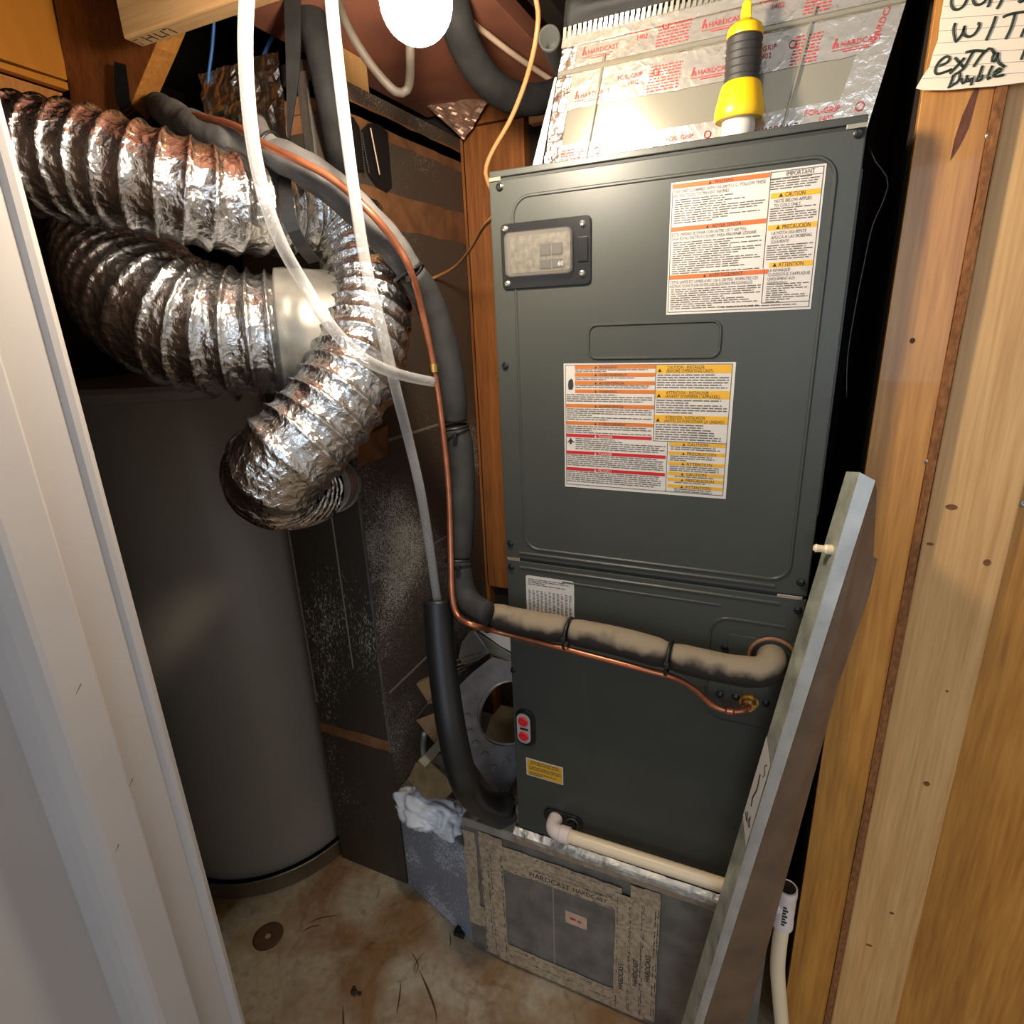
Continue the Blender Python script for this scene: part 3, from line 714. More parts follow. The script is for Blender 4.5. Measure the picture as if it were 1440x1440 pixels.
# top flange strip in foil
prism('top_flange', [(PX0, PY0-0.004, PZ-0.022), (PX1, PY0-0.004, PZ-0.022), (PX1, PY0-0.004, PZ+0.001), (PX0, PY0-0.004, PZ+0.001)], (0, 0.0035, 0), 'galv', pl)
def on_base(px0, pz0, px1, pz1, name, mat, dy=0.0, jag=0.0, n=14, seed=0):
    rnd = random.Random(seed); up = []; dn = []
    horiz = abs(px1-px0) >= abs(pz1-pz0)
    for i in range(n+1):
        t = i/n
        if horiz:
            x = px0+(px1-px0)*t
            dn.append((x, pz0+rnd.uniform(-jag, jag))); up.append((x, pz1+rnd.uniform(-jag, jag)))
        else:
            z = pz0+(pz1-pz0)*t
            dn.append((px0+rnd.uniform(-jag, jag), z)); up.append((px1+rnd.uniform(-jag, jag), z))
    return plate(name, dn+up[::-1], PY0-0.0008-dy, PY0-dy-0.0001, mat, pl)
ax0, az1 = (-0.5211,0.985,0.342)[0], (-0.5211,0.985,0.342)[2]
ax1, az0 = (-0.2302,0.985,0.071)[0], (-0.2302,0.985,0.071)[2]
box('access_panel', (ax0-0.03, PY0-0.003, az0-0.03), (ax1+0.03, PY0-0.0005, az1+0.03), 'galv_dark', pl, 0.0008)
box('panel_seam', ((ax0+ax1)/2-0.012, PY0-0.0036, az0), ((ax0+ax1)/2-0.009, PY0-0.0030, az1), 'galv', pl)
tl0 = (-0.5796,0.985,0.354)[0]; tr1 = (-0.1352,0.985,0.4244)[0]
on_base(tl0, az0-0.052, tl0+0.030, 0.430, 'tape_strip', 'tape', 0.0034, 0.0014, seed=1)
on_base(tl0+0.026, az0-0.045, ax0+0.006, 0.428, 'tape_strip', 'tape', 0.0044, 0.0014, seed=2)
on_base(tl0+0.02, az1-0.006, ax1+0.02, az1+0.038, 'tape_strip', 'tape', 0.0052, 0.0020, seed=3)
on_base(ax0-0.01, az1+0.034, ax1+0.01, az1+0.066, 'tape_strip', 'tape', 0.0040, 0.0018, seed=4)
on_base(ax0-0.02, az0-0.034, ax1+0.02, az0+0.008, 'tape_strip', 'tape', 0.0052, 0.0018, seed=5)
on_base(ax0-0.02, az0-0.058, ax1+0.06, az0-0.030, 'tape_strip', 'tape', 0.0041, 0.0018, seed=6)
on_base(ax1-0.004, az0-0.05, ax1+0.036, az1+0.05, 'tape_strip', 'tape', 0.0062, 0.0014, seed=7)
on_base(ax1+0.030, az0-0.055, ax1+0.066, 0.428, 'tape_strip', 'tape', 0.0048, 0.0014, seed=8)
on_base(ax1+0.060, az0-0.045, tr1, 0.432, 'tape_strip', 'tape', 0.0056, 0.0014, seed=9)
on_base(PX0-0.001, 0.10, PX0+0.034, 0.415, 'tape_strip', 'tape', 0.0010, 0.0025, seed=10)
on_base(PX0+0.052, 0.335, tl0+0.002, 0.435, 'tape_strip', 'kraft', 0.0012, 0.0010, seed=11)
on_base(PX0+0.020, 0.105, tl0+0.004, 0.175, 'tape_strip', 'tape', 0.0020, 0.002, seed=12)
# dark printing along the tape
rnd = random.Random(4); marks = []
def mark_h(x0, x1, z, hgt):
    x = x0
    while x < x1:
        w = rnd.uniform(0.002, 0.009)
        if rnd.random() < 0.6: marks.append((x, z, min(x+w, x1), z+hgt*rnd.uniform(0.4, 1)))
        x += w+rnd.uniform(0.001, 0.004)
def mark_v(z0, z1, x, wid):
    z = z0
    while z < z1:
        h = rnd.uniform(0.002, 0.009)
        if rnd.random() < 0.6: marks.append((x, z, x+wid*rnd.uniform(0.4, 1), min(z+h, z1)))
        z += h+rnd.uniform(0.001, 0.004)
for z in (az1+0.030, az1+0.026): mark_h(ax0, ax1, z, 0.0016)
mark_h(ax0, ax1, az1-0.002, 0.002); mark_h(ax0, ax1, az1+0.060, 0.002); mark_h(ax0, ax1, az0-0.029, 0.0022); mark_h(ax0, ax1+0.03, az0-0.054, 0.002); mark_h(ax0, ax1, az0-0.004, 0.0022)
for x in (tl0+0.022, tl0+0.003, ax0+0.001, tl0+0.030, ax1+0.0005, ax1+0.031, ax1+0.028, ax1+0.056, ax1+0.060, tr1-0.004, ax1+0.085): mark_v(az0-0.04, az1+0.04, x, 0.0022)
quads('tape_print', marks, 'black_ink', pl, y=PY0-0.0074, kind='stuff')
for (x, z, s) in ((ax0+0.075, az1+0.004, 0.020), (ax0+0.185, az1+0.006, 0.016)):
    text('HARDCAST', s, (x, PY0-0.0064, z), 'black_ink', pl, bold=0.0)
text('FOIL-GRIP', 0.009, (ax0+0.215, PY0-0.0064, az1+0.022), 'black_ink', pl)
for k, x in enumerate((ax1+0.012, ax1+0.046, ax1+0.074)):
    text('HARDCAST', 0.017, (x+0.006, PY0-0.0078, az0+0.02+0.03*k), 'black_ink', pl, right=(0, 0, 1), up=(-1, 0, 0))
box('sticker', ((-0.355,0.98,0.2699)[0], PY0-0.0044, (-0.3554,0.98,0.2372)[2]), ((-0.302,0.98,0.2801)[0], PY0-0.0034, (-0.355,0.98,0.2746)[2]), 'sticker', pl)
sx, sz = (-0.3516,0.98,0.2554)[0], (-0.3516,0.98,0.2554)[2]
quads('sticker_print', [(sx+0.008, sz-0.002, sx+0.022, sz+0.004), (sx+0.026, sz-0.003, sx+0.036, sz+0.002)], 'red_ink', pl, y=PY0-0.0048)
# bright foil tape along the joint with the air handler
nx = 60; V = []; Fc = []
for i in range(nx+1):
    x = PX0+0.14+(PX1-PX0-0.14)*i/nx
    for j, (y, z) in enumerate(((PY0-0.0050, PZ-0.020), (PY0-0.0056, PZ-0.004), (PY0-0.004, PZ+0.004), (0.994, PZ+0.014))):
        d = 0.0016*noise.noise((x*70, j*1.7, 2.2))
        V.append((x, y-abs(d), z+d))
for i in range(nx):
    for j in range(3): Fc.append((i*4+j, (i+1)*4+j, (i+1)*4+j+1, i*4+j+1))
ft = link('foil_joint_tape', V, Fc, 'foil_tape', pl)
sm = ft.modifiers.new('thick', 'SOLIDIFY'); sm.thickness = 0.0005
rr_ = random.Random(9)
quads('joint_tape_print', [(x, PZ-0.016+rr_.uniform(0, 0.006), x+rr_.uniform(0.004, 0.010), PZ-0.013+rr_.uniform(0, 0.005)) for x in [PX0+0.17, PX0+0.335, PX0+0.36, PX0+0.52]], 'red_ink', pl, y=PY0-0.0078, kind='stuff')

# ------------------------------------------------------------------ air handler
HX0, HX1, HZ0, HZ1, HY = -0.476, 0.0715, 0.468, 1.858, 1.0
SEAM = 1.165
ah = empty('air_handler', (-0.2, 1.25, HZ0), 'tall charcoal air handler cabinet with white warning labels', 'air handler')
box('cabinet', (HX0+0.002, HY+0.001, HZ0), (HX1-0.002, 1.52, HZ1-0.008), 'cabinet_dark', ah)
box('top_cap', (HX0, HY-0.003, HZ1-0.010), (HX1, 1.522, HZ1), 'cabinet', ah, 0.0015)
FY = 0.9950
up_ = box('upper_panel', (HX0, FY, SEAM+0.003), (HX1, HY+0.0005, HZ1-0.015), 'cabinet', ah, 0.0018)
lo_ = box('lower_panel', (HX0, FY, HZ0+0.002), (HX1, HY+0.0005, SEAM-0.003), 'cabinet', ah, 0.0018)
box('seam_clip', (HX0+0.003, FY-0.001, SEAM-0.004), (HX0+0.03, FY+0.004, SEAM+0.003), 'galv_bright', ah, 0.0006)
box('seam_clip', (HX1-0.045, FY-0.001, SEAM-0.004), (HX1-0.006, FY+0.004, SEAM+0.002), 'galv_bright', ah, 0.0006)
box('corner_clip', (HX0+0.001, FY-0.0025, HZ1-0.016), (HX0+0.022, FY+0.004, HZ1-0.010), 'galv_bright', ah, 0.0006)
box('corner_clip', (HX1-0.024, FY-0.0025, HZ1-0.016), (HX1-0.001, FY+0.004, HZ1-0.010), 'galv_bright', ah, 0.0006)
# pressed beads
loop_ridge('pressed_bead', rrect(HX0+0.042, 1.192, HX1-0.030, 1.815, 0.030, 6), FY, 0.006, 0.0022, 'cabinet', ah)
loop_ridge('pressed_bead', rrect(-0.303, 1.555, -0.092, 1.609, 0.014, 6), FY, 0.005, 0.0024, 'cabinet', ah)
loop_ridge('pressed_bead', [(HX0+0.03, 1.180), (-0.2, 1.180), (HX1-0.05, 1.180)], FY, 0.006, 0.0022, 'cabinet', ah, closed=False)
loop_ridge('pressed_bead', [(HX0+0.03, 1.149), (-0.2, 1.149), (HX1-0.04, 1.149)], FY, 0.006, 0.0022, 'cabinet', ah, closed=False)
loop_ridge('pressed_bead', [(HX0+0.12, 1.130), (-0.2, 1.130), (-0.06, 1.130)], FY, 0.004, 0.0018, 'cabinet', ah, closed=False)
arc = [(0.045, 1.107)]+[(-0.045+0.03*math.cos(math.radians(a))-0.03+0.03, 1.077+0.03*math.sin(math.radians(a))) for a in (90, 112, 135, 158, 180)]+[(-0.075, 0.94)]+[(-0.045+0.03*math.cos(math.radians(a)), 0.925+0.03*math.sin(math.radians(a))) for a in (180, 210, 240, 270)]+[(0.03, 0.895)]
loop_ridge('pressed_bead', arc, FY, 0.005, 0.0022, 'cabinet', ah, closed=False)
box('pipe_plate', (-0.044, FY-0.0025, 0.920), (HX1-0.002, FY, 1.078), 'cabinet', ah, 0.0008)
for p in ((-0.4561,0.995,1.833), (-0.4593,0.995,1.5445), (-0.4647,0.995,1.1981), (-0.4653,0.995,1.1471), (-0.4709,0.995,0.9044), (-0.4807,0.995,0.5421), (0.0629,0.995,1.8366), (0.0598,0.995,1.1927), (0.0606,0.995,1.1419),
          (-0.0488,0.9925,1.0485), (-0.0507,0.9925,0.9493), (-0.0236,0.9925,0.9516), (0.0279,0.9925,0.9513)):
    screw(p, 'screw_dark', ah)
# breaker cover
bk = plate('breaker_cover', rrect(-0.457, 1.673, -0.2985, 1.776, 0.008, 3), FY-0.004, FY, 'black_gloss', ah, 0.0012)
plate('breaker_body', rrect(-0.440, 1.698, -0.332, 1.755, 0.006, 3), FY-0.0052, FY-0.004, 'gauge', bk)
for (x, z, w, h) in ((-0.385, 1.722, 0.018, 0.018), (-0.364, 1.722, 0.018, 0.018), (-0.385, 1.702, 0.018, 0.014), (-0.364, 1.702, 0.018, 0.014)):
    plate('toggle_switch', [(x, z), (x+w, z), (x+w, z+h), (x, z+h)], FY-0.0085, FY-0.0050, 'black', bk, 0.001)
text('60', 0.010, (-0.3535, FY-0.0087, 1.7045), 'label', bk, name='number_lettering')
cv = plate('clear_window', rrect(-0.446, 1.692, -0.328, 1.761, 0.009, 4), FY-0.018, FY-0.0042, 'cover', bk, 0.004)
for p in ((-0.448, 1.768), (-0.447, 1.682), (-0.312, 1.764), (-0.313, 1.690)):
    screw((p[0], FY-0.004, p[1]), 'screw', bk, 0.0042)
box('latch_rib', (-0.320, FY-0.0065, 1.708), (-0.303, FY-0.0038, 1.745), 'black_gloss', bk, 0.001)
# first warning label
def label_face(name, x0, z0, x1, z1, mat, lab, y=FY-0.0006):
    return box(name, (x0, y, z0), (x1, FY-0.00002, z1), mat, ah, label=lab)
class Lab:
    def __init__(s, part, x0, z0, x1, z1, y): s.p, s.x0, s.z0, s.x1, s.z1, s.y = part, x0, z0, x1, z1, y
    def xz(s, u, v): return s.x0+(s.x1-s.x0)*u, s.z1-(s.z1-s.z0)*v
    def bar(s, u0, v0, u1, v1, mat, name='colour_bar'):
        a, b = s.xz(u0, v1); c, d = s.xz(u1, v0)
        return box(name, (a, s.y-0.0003, b), (c, s.y+0.0001, d), mat, s.p)
    def txt(s, t, u, v, size, mat='black_ink', dy=0.0006, align='LEFT', u1=None, bold=0.0):
        x, z = s.xz(u, v)
        return text(t, size, (x, s.y-dy, z), mat, s.p, align=align, fit=(u1-u)*(s.x1-s.x0) if u1 else None, bold=bold)
    def tri(s, u, v, size, mat='black_ink'):
        x, z = s.xz(u, v)
        prism('warning_triangle', [(x-size*.55, s.y-0.0004, z), (x+size*.55, s.y-0.0004, z), (x, s.y-0.0004, z+size)], (0, 0.0001, 0), mat, s.p)
    def fine(s, blocks, mat='dark_ink'):
        out = []
        for i, (u0, v0, u1, v1, pitch, rag) in enumerate(blocks):
            a, b = s.xz(u0, v0); c, d = s.xz(u1, v1)
            out += fine_print(a, c, b, d, pitch, rag, seed=i+int(s.x0*1000))
        return quads('fine_print', out, mat, s.p, y=s.y-0.0005, kind='stuff')
    def lines(s, segs, mat='dark_ink', w=0.0005):
        out = []
        for (u0, v0, u1, v1) in segs:
            a, b = s.xz(u0, v0); c, d = s.xz(u1, v1)
            out.append((min(a, c)-w, min(b, d)-w, max(a, c)+w, max(b, d)+w))
        return quads('ruled_lines', out, mat, s.p, y=s.y-0.0004)
L1p = label_face('warning_label', -0.176, 1.6205, 0.029, 1.806, 'label', 'white safety label with orange and yellow bars near the top')
L1 = Lab(L1p, -0.176, 1.6205, 0.029, 1.806, FY-0.0006)
for v, u1, word, l1, l2 in ((0.012, 0.66, 'WARNING', 'THIS UNIT IS SHIPPED WITH 150-200 P.S.I.G.  FOLLOW THESE', 'INSTRUCTIONS TO PREVENT INJURIES'),
                            (0.325, 0.66, 'ADVERTENCIA', 'ESTA UNIDAD SE ENVIA CON ENTRE 150 Y 200 PSIG', 'SIGA ESTAS INSTRUCCIONES PARA PREVENIR LESIONE'),
                            (0.690, 0.70, 'AVERTISSEMENT', 'CETTE UNITE EST LIVREE AVEC 150 A 200 PSIG  RESPECTEZ CES', 'INSTRUCTIONS POUR EVITER DES BLESSURES PERSONNELLES')):
    L1.bar(0.012, v, u1, v+0.033, 'orange')
    L1.tri(0.27, v+0.029, 0.0045)
    L1.txt(word, 0.30, v+0.029, 0.0070, 'black_ink', u1=0.30+0.018*len(word))
    L1.txt(l1, 0.02, v+0.068, 0.0062, 'dark_ink', u1=0.635 if len(l1) > 50 else 0.53)
    L1.txt(l2, 0.02, v+0.099, 0.0062, 'dark_ink', u1=0.40 if len(l2) < 35 else 0.60)
L1.fine([(0.03, 0.125, 0.64, 0.315, 0.0031, 0.45), (0.03, 0.44, 0.64, 0.685, 0.0031, 0.4), (0.03, 0.80, 0.66, 0.965, 0.0031, 0.4), (0.67, 0.062, 0.97, 0.145, 0.0030, 0.2), (0.68, 0.262, 0.97, 0.365, 0.0030, 0.15), (0.68, 0.52, 0.97, 0.63, 0.0030, 0.15), (0.70, 0.80, 0.97, 0.95, 0.0030, 0.2), (0.40, 0.955, 0.95, 0.975, 0.0030, 0.1)])
L1.txt('IMPORTANT', 0.76, 0.052, 0.0084, 'dark_ink', u1=0.93)
for v, word, ls in ((0.157, 'CAUTION', ('NOTE BELOW APPLIES', 'TO COILS ONLY')), (0.378, 'PRECAUCIÓN', ('LA NOTA SIGUIENTE', 'APLICA A LAS BOBINAS', 'SOLAMENTE')), (0.645, 'ATTENTION', ('LA REMARQUE', "CI-DESSOUS S'APPLIQUE", 'UNIQUEMENT AUX', 'SERPENTINS'))):
    L1.bar(0.675 if v < 0.6 else 0.705, v, 0.985, v+0.037, 'yellow')
    L1.tri(0.74, v+0.031, 0.0052); L1.txt(word, 0.765, v+0.032, 0.0080, 'black_ink', u1=0.765+0.0175*len(word))
    for i, t in enumerate(ls): L1.txt(t, 0.70, v+0.068+0.031*i, 0.0062, 'dark_ink', u1=0.70+0.0128*len(t))
L1.lines([(0.012, 0.012, 0.012, 0.98), (0.012, 0.98, 0.985, 0.98), (0.985, 0.015, 0.985, 0.98), (0.665, 0.012, 0.665, 0.68), (0.665, 0.015, 0.985, 0.015), (0.665, 0.06, 0.985, 0.06), (0.68, 0.94, 0.985, 0.94), (0.675, 0.69, 0.675, 0.94)])
# second, larger label
L2p = label_face('warning_label', -0.348, 1.3255, -0.0665, 1.547, 'label', 'white safety label with orange red and yellow bars mid panel')
L2 = Lab(L2p, -0.348, 1.3255, -0.0665, 1.547, FY-0.0006)
for v, u0, word in ((0.014, 0.072, 'WARNING'), (0.072, 0.072, 'AVERTISSEMENT'), (0.134, 0.072, 'ADVERTENCIA'), (0.198, 0.072, 'WARNING'), (0.312, 0.014, 'ADVERTENCIA'), (0.450, 0.014, 'AVERTISSEMENT')):
    L2.bar(u0, v, 0.562, v+0.028, 'orange2'); L2.tri(0.205, v+0.025, 0.0042); L2.txt(word, 0.225, v+0.0255, 0.0066, 'black_ink')
for v, u1, word in ((0.552, 0.555, 'DANGER'), (0.692, 0.642, 'DANGER'), (0.830, 0.642, 'PELIGRO')):
    L2.bar(0.014, v, u1, v+0.026, 'red_lab'); L2.tri(0.205, v+0.023, 0.0040, 'label'); L2.txt(word, 0.225, v+0.0235, 0.0062, 'label')
for v, a, b in ((0.017, 'CAUTION - INSTALLER', '(BEFORE OPERATING UNIT)'), (0.200, 'ATTENTION - INSTALLEUR', "(AVANT D'OPERER L'APPAREIL)"), (0.382, 'ATENCIÓN - INSTALADOR', '(ANTES DE FUNCIONAR LA UNIDAD)')):
    L2.bar(0.568, v, 0.982, v+0.058, 'yellow'); L2.tri(0.588, v+0.050, 0.0062)
    L2.txt(a, 0.630, v+0.027, 0.0072, 'black_ink', u1=0.630+0.0108*len(a)); L2.txt(b, 0.625, v+0.053, 0.0072, 'black_ink', u1=0.625+0.0112*len(b))
for v, w in ((0.585, 'CAUTION'), (0.655, 'PRECAUCION'), (0.735, 'ATTENTION'), (0.815, 'CAUTION'), (0.862, 'PRECAUCION'), (0.915, 'ATTENTION')):
    L2.bar(0.660, v, 0.982, v+0.026, 'yellow'); L2.tri(0.745, v+0.0235, 0.0044); L2.txt(w, 0.765, v+0.024, 0.0074, 'black_ink')
L2.fine([(0.075, 0.046, 0.52, 0.068, 0.0030, 0.1), (0.075, 0.106, 0.50, 0.130, 0.0030, 0.3), (0.075, 0.166, 0.55, 0.192, 0.0030, 0.05), (0.018, 0.236, 0.55, 0.305, 0.0036, 0.15), (0.018, 0.348, 0.55, 0.442, 0.0036, 0.15), (0.018, 0.486, 0.55, 0.545, 0.0036, 0.08),
         (0.075, 0.586, 0.64, 0.685, 0.0036, 0.10), (0.018, 0.724, 0.63, 0.822, 0.0036, 0.12), (0.018, 0.862, 0.62, 0.965, 0.0036, 0.12), (0.575, 0.084, 0.97, 0.192, 0.0040, 0.2), (0.575, 0.268, 0.97, 0.374, 0.0040, 0.3), (0.575, 0.450, 0.95, 0.575, 0.0040, 0.3),
         (0.668, 0.618, 0.97, 0.648, 0.0034, 0.2), (0.668, 0.688, 0.95, 0.728, 0.0034, 0.2), (0.668, 0.768, 0.95, 0.806, 0.0034, 0.2), (0.70, 0.846, 0.95, 0.858, 0.0034, 0.2), (0.70, 0.893, 0.90, 0.910, 0.0034, 0.2), (0.70, 0.946, 0.92, 0.972, 0.0034, 0.2)])
L2.lines([(0.012, 0.012, 0.982, 0.012), (0.012, 0.012, 0.012, 0.975), (0.982, 0.012, 0.982, 0.975), (0.565, 0.012, 0.565, 0.58), (0.65, 0.58, 0.65, 0.975), (0.565, 0.58, 0.982, 0.58), (0.012, 0.975, 0.982, 0.975)])
hx, hz = L2.xz(0.042, 0.155)
plate('hand_pictogram', [(hx-0.003, hz-0.010), (hx+0.004, hz-0.010), (hx+0.006, hz-0.004), (hx+0.005, hz+0.006), (hx+0.002, hz+0.009), (hx-0.003, hz+0.005), (hx-0.004, hz-0.003)], L2.y-0.0005, L2.y-0.0001, 'black_ink', L2p)
hx, hz = L2.xz(0.042, 0.61)
plate('hand_pictogram', [(hx-0.007, hz-0.004), (hx-0.002, hz+0.002), (hx, hz+0.006), (hx+0.002, hz+0.002), (hx+0.008, hz-0.003), (hx+0.002, hz-0.002), (hx+0.002, hz-0.006), (hx-0.002, hz-0.006), (hx-0.002, hz-0.002)], L2.y-0.0005, L2.y-0.0001, 'black_ink', L2p)
# rating table, yellow sticker
rtz = 1.134
rt = plate('rating_label', rrect(-0.434, 1.030, -0.332, rtz, 0.005, 3), FY-0.0006, FY-0.00005, 'label', ah, label='white printed table sticker at the top left of the lower panel')
R_ = Lab(rt, -0.434, 1.030, -0.332, rtz, FY-0.0006)
R_.fine([(0.05, 0.06, 0.95, 0.22, 0.0038, 0.3)]+[(0.05+0.085*i, 0.30, 0.05+0.085*i+0.055, 0.96, 0.0034, 0.2) for i in range(11)])
ys = label_face('caution_sticker', -0.449, 0.6335, -0.3605, 0.681, 'label', 'small yellow sticker low on the left')
Y_ = Lab(ys, -0.449, 0.6335, -0.3605, 0.681, FY-0.0006)
Y_.bar(0.03, 0.05, 0.97, 0.95, 'yellow')
Y_.y -= 0.0004
Y_.fine([(0.12, 0.10, 0.92, 0.34, 0.0052, 0.2), (0.08, 0.42, 0.95, 0.66, 0.0050, 0.1), (0.08, 0.74, 0.9, 0.90, 0.0050, 0.2)])
# red pilot ports
pc = (-0.4485, 0.764)
po = plate('cable_port', rrect(pc[0]-0.0205, pc[1]-0.047, pc[0]+0.0255, pc[1]+0.047, 0.0215, 8), FY-0.0045, FY, 'black_gloss', ah, 0.0015)
gp = plate('grey_plate', rrect(pc[0]-0.017, pc[1]-0.040, pc[0]+0.015, pc[1]+0.037, 0.0155, 8), FY-0.0068, FY-0.0044, 'greyplug', po, 0.0008)
for dz in (0.018, -0.020):
    lathe('red_plug', [(0.0115, 0), (0.0115, 0.002), (0.0085, 0.0032), (0.0085, 0.0012), (0.004, 0.0012), (0.004, 0.0026), (0.0001, 0.0028)], (pc[0]-0.001, FY-0.0067, pc[1]+dz), 'redplug', po, seg=20, axis=(0, -1, 0))
box('slot', (pc[0]-0.009, FY-0.0075, pc[1]-0.004), (pc[0]+0.010, FY-0.0066, pc[1]+0.001), 'black', po)
# drain port
dp = plate('drain_port', rrect(-0.408, 0.519, -0.315, 0.559, 0.018, 8), FY-0.006, FY, 'black_gloss', ah, 0.0015)
ring('port_ring', (-0.338, FY-0.007, 0.538), (0, -1, 0), 0.014, 0.0026, 'cabinet', dp)
lathe('port_plug', [(0.0085, 0), (0.0085, 0.005), (0.0001, 0.006)], (-0.338, FY-0.006, 0.538), 'black', dp, seg=16, axis=(0, -1, 0))
ring('pipe_grommet', (0.030, FY-0.004, 1.046), (0, -1, 0), 0.037, 0.0035, 'kraft', ah, seg=32)
box('side_flange', (HX1+0.001, 1.03, 1.30), (HX1+0.004, 1.06, 1.80), 'cabinet', ah)

# ------------------------------------------------------------------ supply plenum above
SY = 1.088
sp_ = empty('supply_plenum', (-0.17, 1.28, HZ1), 'bright sheet metal supply plenum above the air handler with printed foil tape', 'plenum')
q00, q10 = Vector(((-0.411,1.088,1.8867)[0], SY, HZ1+0.001)), Vector(((0.0776,1.088,1.8833)[0], SY, HZ1+0.001))
q01, q11 = Vector(((-0.3688,1.088,2.0499)[0]+0.03, SY, 2.20)), Vector(((0.1069,1.088,2.0044)[0]+0.035, SY, 2.20))
q00.x = (-0.4162,1.088,1.8874)[0]; 
def sup(u, v, dy=0.0):
    a = q00.lerp(q10, u); b = q01.lerp(q11, u); p = a.lerp(b, v); return Vector((p.x, p.y+dy, p.z))
prism('front_sheet', [sup(0, 0), sup(1, 0), sup(1, 1), sup(0, 1)], (0, 0.004, 0), 'galv_bright', sp_)
prism('side_sheet', [sup(0, 0, 0.0045), sup(0, 1, 0.0045), sup(0, 1, 0.40), sup(0, 0, 0.40)], (0.004, 0, 0), 'galv_bright', sp_)
prism('side_sheet', [sup(1, 0, 0.0045), sup(1, 1, 0.0045), sup(1, 1, 0.40), sup(1, 0, 0.40)], (-0.004, 0, 0), 'galv_bright', sp_)
def supv(z): return (z-HZ1-0.001)/(2.20-HZ1-0.001)
for u in (0.155, 0.77):
    prism('standing_seam', [sup(u-0.004, 0.02, -0.006), sup(u+0.004, 0.02, -0.006), sup(u+0.004, 0.47, -0.006), sup(u-0.004, 0.47, -0.006)], (0, 0.0058, 0), 'galv_bright', sp_, 0.001)
zsm = (-0.3056,1.088,2.0046)[2]
vs = supv(zsm)
prism('drive_cleat', [sup(0.0, vs-0.012, -0.007), sup(1.0, vs-0.012, -0.007), sup(1.0, vs+0.012, -0.007), sup(0.0, vs+0.012, -0.007)], (0, 0.0068, 0), 'galv_bright', sp_, 0.002)
def stape(u0, v0, u1, v1, dy, n=24, seed=0, jag=0.004):
    rnd = random.Random(seed); dn = []; up2 = []
    for i in range(n+1):
        u = u0+(u1-u0)*i/n
        dn.append(sup(u, v0+rnd.uniform(-jag, jag), -dy)); up2.append(sup(u, v1+rnd.uniform(-jag, jag), -dy))
    return prism('foil_tape', dn+up2[::-1], (0, 0.0004, 0), 'tape_new', sp_)
vb = 0.012
stape(0.0, -0.002, 1.0, 0.125, 0.0014, seed=1)
stape(0.0, vs-0.155, 1.0, vs-0.010, 0.0016, seed=2)
stape(0.0, vs+0.012, 1.0, vs+0.165, 0.0018, seed=3)
prism('foil_tape', [sup(0.905, 0.10, -0.0022), sup(1.0, 0.10, -0.0022), sup(1.0, 0.75, -0.0022), sup(0.94, 0.75, -0.0022)], (0, 0.0004, 0), 'tape_new', sp_)
prism('foil_tape', [sup(0.0, 0.0, -0.0024), sup(0.055, 0.0, -0.0024), sup(0.05, 0.6, -0.0024), sup(0.0, 0.6, -0.0024)], (0, 0.0004, 0), 'foil', sp_)
# pink print fields and red lettering
def field(u0, v0, u1, v1, dy):
    rnd = random.Random(int(u0*1000)+int(v0*777)); V = []; Fc = []
    rows = max(5, int((v1-v0)/0.0115))
    for i in range(rows):
        v = v0+(v1-v0)*i/rows; u = u0
        while u < u1:
            w = min(rnd.uniform(0.004, 0.018), u1-u); b = len(V)
            V += [sup(u, v, -dy), sup(u+w, v, -dy), sup(u+w, v+0.0045, -dy), sup(u, v+0.0045, -dy)]; Fc.append((b, b+1, b+2, b+3))
            u += w+0.004
    link('print_field', V, Fc, 'red_ink', sp_, recalc=False, kind='stuff')
rt_dir = (q10-q00).normalized()
def logo(u, v, s, dy=0.0030):
    p = sup(u, v, -dy)
    prism('red_logo', [p, p+rt_dir*s*0.22, p+rt_dir*s*0.52+Vector((0, 0, s*0.95)), p+rt_dir*s*0.34+Vector((0, 0, s*0.95))], (0, 0.0001, 0), 'red_ink', sp_)
    prism('red_logo', [p+rt_dir*s*0.46, p+rt_dir*s*0.68, p+rt_dir*s*0.60+Vector((0, 0, s*0.5)), p+rt_dir*s*0.44+Vector((0, 0, s*0.45))], (0, 0.0001, 0), 'red_ink', sp_)
    text('HARDCAST', s*0.80, sup(u, v, -dy)+rt_dir*s*0.85, 'red_ink', sp_, right=rt_dir, squeeze=1.05)
    quads('small_print', [(0, -0.30*s, s*4.4, -0.24*s), (s*1.2, -0.55*s, s*4.0, -0.46*s)], 'red_ink', sp_, fn=lambda x, z, p=p: (p.x+x, p.y, p.z+z))
def grip(u, v, s, dy=0.0030):
    text('FOIL-GRIP', s*0.72, sup(u, v, -dy), 'red_ink', sp_, right=rt_dir); text('1402', s*0.72, sup(u, v, -dy)+rt_dir*s*1.3-Vector((0, 0, s*0.75)), 'red_ink', sp_, right=rt_dir)
    ring('seal_mark', sup(u, v, -dy)+rt_dir*s*4.9+Vector((0, 0, s*0.1)), (0, -1, 0), s*0.36, s*0.05, 'red_ink', sp_, seg=16, s2=4, squash=0.05)
for v0 in (vs-0.115, vs+0.055):
    for u in (0.075, 0.455, 0.845): logo(u, v0, 0.0115)
    for u in (0.215, 0.61): grip(u, v0+0.04, 0.0125)
    field(0.32, v0-0.03, 0.42, v0+0.075, 0.0026); field(0.74, v0-0.03, 0.81, v0+0.075, 0.0026)
logo(0.68, 0.045, 0.0125); grip(0.82, 0.085, 0.0145); logo(0.27, 0.02, 0.014); grip(0.42, 0.07, 0.013); field(0.06, 0.01, 0.14, 0.11, 0.0026); grip(0.06, 0.075, 0.013)
